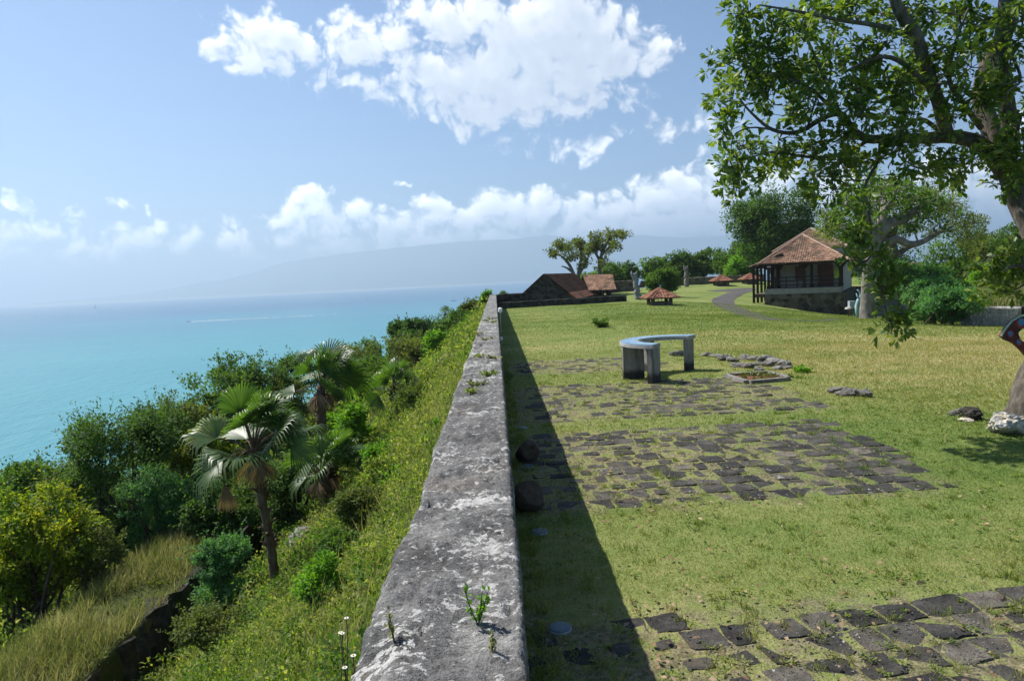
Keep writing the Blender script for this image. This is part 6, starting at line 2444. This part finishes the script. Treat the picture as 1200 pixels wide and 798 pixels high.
# ------------------------------------------------------------------ palms
def fan_leaf(rng, c, d, up, R_, nseg, spread=2.35, droop=.35, fold=.25):
    """one fan: narrow blades from the hub c, aimed along d"""
    d = unit(np.array(d, float))
    x = unit(np.cross(d, up))
    u = np.cross(x, d)
    co, fa = [], []
    for i in range(nseg):
        a = (i / (nseg - 1) - .5) * 2 * spread
        L = R_ * (.72 + .28 * math.cos(a * .62)) * rng.uniform(.9, 1.06)
        dirv = unit(d * math.cos(a) + x * math.sin(a) + u * fold * abs(math.sin(a)))
        side = unit(np.cross(dirv, u))
        w = R_ * .027
        dr = droop * rng.uniform(.7, 1.4)
        p0 = c + dirv * .02
        p1 = c + dirv * L * .55
        p2 = c + dirv * L * .82 + np.array([0, 0, -1]) * L * .10 * dr
        p3 = c + dirv * L * .98 + np.array([.18, 0, -1]) * L * .42 * dr
        k = len(co)
        tilt = u * w * .35
        co += [p0 - side * w * .25, p0 + side * w * .25, p1 - side * w + tilt, p1 + side * w + tilt, p2 - side * w * .7, p2 + side * w * .7, p3 - side * w * .08, p3 + side * w * .08]
        fa += [(k, k + 1, k + 3, k + 2), (k + 2, k + 3, k + 5, k + 4), (k + 4, k + 5, k + 7, k + 6)]
    return np.array(co), np.array(fa)


def palm(label, trunk_pts, r0, r1, R_, nfan, seed, skirt=8, wind=(.35, .1, 0), pet=.65, nseg=26, dead_hang=0):
    rng = np.random.default_rng(seed)
    base = np.array(trunk_pts[0], float)
    r = root('palm_tree', base, label, 'palm tree', 'fan palms on the slope')
    pl, rr = smooth_line(np.array(trunk_pts) - base, np.linspace(r0, r1, len(trunk_pts)), 8)
    rr = rr * (1 + .07 * np.sin(np.arange(len(rr)) * 2.1)) + r0 * .35 * np.exp(-np.arange(len(rr)) / 2.0)
    m = MB()
    m.tube(pl, rr, 12, .10, rng)
    for k in range(int(40 * min(1, R_))):                     # old leaf bases
        i = int(len(pl) * rng.uniform(.35, .98))
        i = min(i, len(pl) - 1)
        a = rng.uniform(0, 6.28)
        o = np.array([math.cos(a), math.sin(a), 0])
        m.tube([pl[i] + o * rr[i] * .8, pl[i] + o * (rr[i] + .05) + [0, 0, .07], pl[i] + o * (rr[i] + .10) + [0, 0, .16 * rng.uniform(.2, 1)]], [.03, .025, .01], 5)
    m.build('trunk', M_PALMBARK, r, True)
    top = pl[-1]
    parts, dead, pm = [], [], MB()
    for k in range(nfan):
        a = k * 2.39996 + rng.normal(0, .2)
        e = math.radians(84 - 100 * (k / (nfan - 1)) ** 1.1)
        d = np.array([math.cos(a) * math.cos(e), math.sin(a) * math.cos(e), math.sin(e)])
        d = unit(d + np.array(wind) * rng.uniform(.4, 1.2))
        pl_ = pet * R_ * rng.uniform(.8, 1.15)
        hub = top + d * pl_ + np.array([0, 0, -.06 * pl_])
        mid = top + d * pl_ * .5 + np.array([0, 0, .05 * pl_])
        pm.tube([top + d * .04, mid, hub], [.022 * R_ + .006, .016 * R_ + .004, .009 * R_ + .003], 5)
        fd = unit(d + np.array([0, 0, -.10]) + rng.normal(0, .22, 3) + np.array(wind) * .7)
        parts.append(fan_leaf(rng, hub, fd, unit(np.array([0, 0, 1.0]) + rng.normal(0, .55, 3)), R_ * rng.uniform(.8, 1.12), nseg, rng.uniform(1.1, 1.9), .35 + .7 * k / nfan, rng.uniform(.1, .45)))
    co, fa = merge(parts)
    obj_np('fronds', co, fa, F_PALM, r)
    for k in range(skirt):
        a = rng.uniform(0, 6.28)
        d = np.array([math.cos(a) * .55, math.sin(a) * .55, -.75])
        hub = top + d * R_ * .35
        pm.tube([top, top + d * R_ * .2 + [0, 0, .05], hub], [.02, .014, .008], 5)
        dead.append(fan_leaf(rng, hub, unit(d + [0, 0, -.5]), unit(np.array([d[0], d[1], .3])), R_ * .62, 14, .8, .3, .1))
    if dead_hang:                                            # a broken leaf that hangs well below the crown
        hub = top + np.array([-.72, -.15, -.75]) * R_
        pm.tube([top, top + np.array([-.4, -.1, .08]) * R_, hub + np.array([-.03, 0, .2]), hub], [.022, .016, .012, .01], 5)
        dead.append(fan_leaf(rng, hub, np.array([.05, 0, -1.0]), np.array([0, -1.0, 0]), R_ * .75, 18, .42, .1, .05))
    pm.build('stalks', M_PALMBARK, r)
    co, fa = merge(dead)
    dd = obj_np('dead_fronds', co, fa, F_PALMDEAD, r)
    dd['label'] = 'dry brown hanging fronds'


def PT(*q):
    return [P(*a) for a in q]


def hillbase(px, py, D):
    q = P(px, py, D)
    q[2] = min(q[2], float(h_hill(q[0], q[1])) + .05) - .1
    return q


palm('tall fan palm in front of the others with a bare slim trunk', [hillbase(323, 694, 12.6)] + PT((320, 660, 12.6), (313, 615, 12.6), (305, 575, 12.6), (297, 528, 12.6)), .088, .072, .74, 18, 501, 7, (.40, .05, 0.26), dead_hang=1, nseg=30, pet=.95)
palm('second fan palm farther down with wind blown brownish fronds', [hillbase(383, 560, 21)] + PT((380, 530, 21), (377, 500, 21), (376, 452, 21)), .15, .13, .90, 18, 502, 10, (.50, .05, .28), pet=.9)
palm('short fan palm with spreading fronds near the parapet', [hillbase(470, 480, 25)] + PT((466, 474, 25), (463, 464, 25), (461, 457, 25)), .20, .15, .85, 13, 503, 3, (.12, 0, .1))
palm('low fan palm half hidden behind the tall palm', [hillbase(378, 590, 17.5)] + PT((378, 575, 17.5), (376, 556, 17.5), (375, 552, 17.5)), .12, .10, .75, 10, 504, 5, (.4, 0, .05))
palm('little fan palm with two thin trunks hidden below the second palm', [hillbase(388, 592, 17.8)] + PT((388, 578, 17.8), (387, 560, 17.8), (392, 548, 17.8)), .10, .09, .8, 10, 505, 4, (.4, 0, .05))
palm('lone small fan palm standing against the sea far down the slope', [P(519.5, 385, 88)] + PT((520, 377, 88), (521, 371, 88), (521.5, 368, 88)), .14, .12, .85, 14, 506, 4, (.1, 0, .05), nseg=14)


# ------------------------------------------------------------------ small plants on the parapet and at its foot
def wall_plant(px, py, h, nl, leaf, mat, label, seed, spread=.22):
    q = G(px, py, WT)
    rng = np.random.default_rng(seed)
    r = root('wall_plant', q, label, 'plant', 'small weeds rooted on the parapet')
    m = MB()
    pos, ax = [], []
    for s in range(max(2, int(nl / 26))):
        tip = np.array([rng.normal(0, spread * h), rng.normal(0, spread * h), h * rng.uniform(.55, 1.0)])
        st = [np.zeros(3) + [0, 0, -.03], tip * .5 + rng.normal(0, .05 * h, 3), tip]
        st, sr = smooth_line(st, [.003, .0025, .0015], 4)
        m.tube(st, sr, 5)
        for _ in range(26):
            i = rng.integers(1, len(st))
            pos.append(st[i] + rng.normal(0, .006, 3))
            d = rng.normal(0, 1, 3)
            ax.append(unit(d + np.array([0, 0, .5])))
    m.build('stem', M_BARKDARK, r)
    pos, ax = np.array(pos), np.array(ax)
    L = leaf * rng.uniform(.5, 1.2, len(pos))
    co, fa = leaf_mesh(pos, ax, np.tile([0, 0, 1.0], (len(pos), 1)) + rng.normal(0, .3, pos.shape), L, L * .55, LEAF_KITE)
    obj_np('leaves', co, fa, mat, r)


wall_plant(560, 724, .13, 90, .030, F_BRIGHT, 'bright green weed sprouting from a crack, tallest on the near parapet', 601)
wall_plant(576, 755, .05, 40, .02, F_STRAW, 'dry yellow sprig on the near parapet edge', 602)
wall_plant(462, 745, .09, 60, .02, F_STRAW, 'brownish yellow sprig on the near parapet by the crumbled arris', 603)
wall_plant(511, 497, .06, 50, .03, F_BRIGHT, 'tiny green weed in a pale patch halfway down the near parapet', 604)
for i, (px, py) in enumerate([(557, 452), (571, 439), (577, 420), (562, 418), (569, 376), (576, 374), (560, 392), (578, 378), (567, 398), (550, 459)]):
    wall_plant(px, py, .035, 150, .05, F_WEEDS if i % 2 else F_STRAW, 'low yellow green moss tuft on the distant part of the parapet', 610 + i, 2.6)


def daisies():
    rng = np.random.default_rng(9)
    for i, (px, py, D) in enumerate([(406, 724, 3.1), (401, 742, 3.0), (399, 741, 3.05), (414, 768, 2.6), (404, 782, 2.7)]):
        q = P(px, py, D)
        r = root('daisy', q, 'white daisy with a yellow eye nodding by the near end of the parapet', 'flower', 'white daisies beside the parapet')
        g = float(h_hill(q[0], q[1])) - q[2]
        m = MB()
        m.tube([(rng.normal(0, .04), rng.normal(0, .04), max(g, -.5)), (0, 0, -.08), (0, 0, 0)], .0022, 5)
        m.build('stem', M_BARKDARK, r)
        k = 12
        a = np.linspace(0, 6.283, k, endpoint=False)
        ax = np.stack([np.cos(a), np.sin(a), np.full(k, .15)], 1)
        co, fa = leaf_mesh(ax * .003, ax, np.tile([0, 0, 1.0], (k, 1)), .010, .005, LEAF_KITE)
        obj_np('petals', co, fa, M_WHITE, r)
        m = MB()
        m.tube([(0, 0, -.002), (0, 0, .003), (0, 0, .006)], [.004, .004, .0015], 8)
        m.build('eye', simple('daisy_yellow', (.55, .36, .03), .8), r)


daisies()
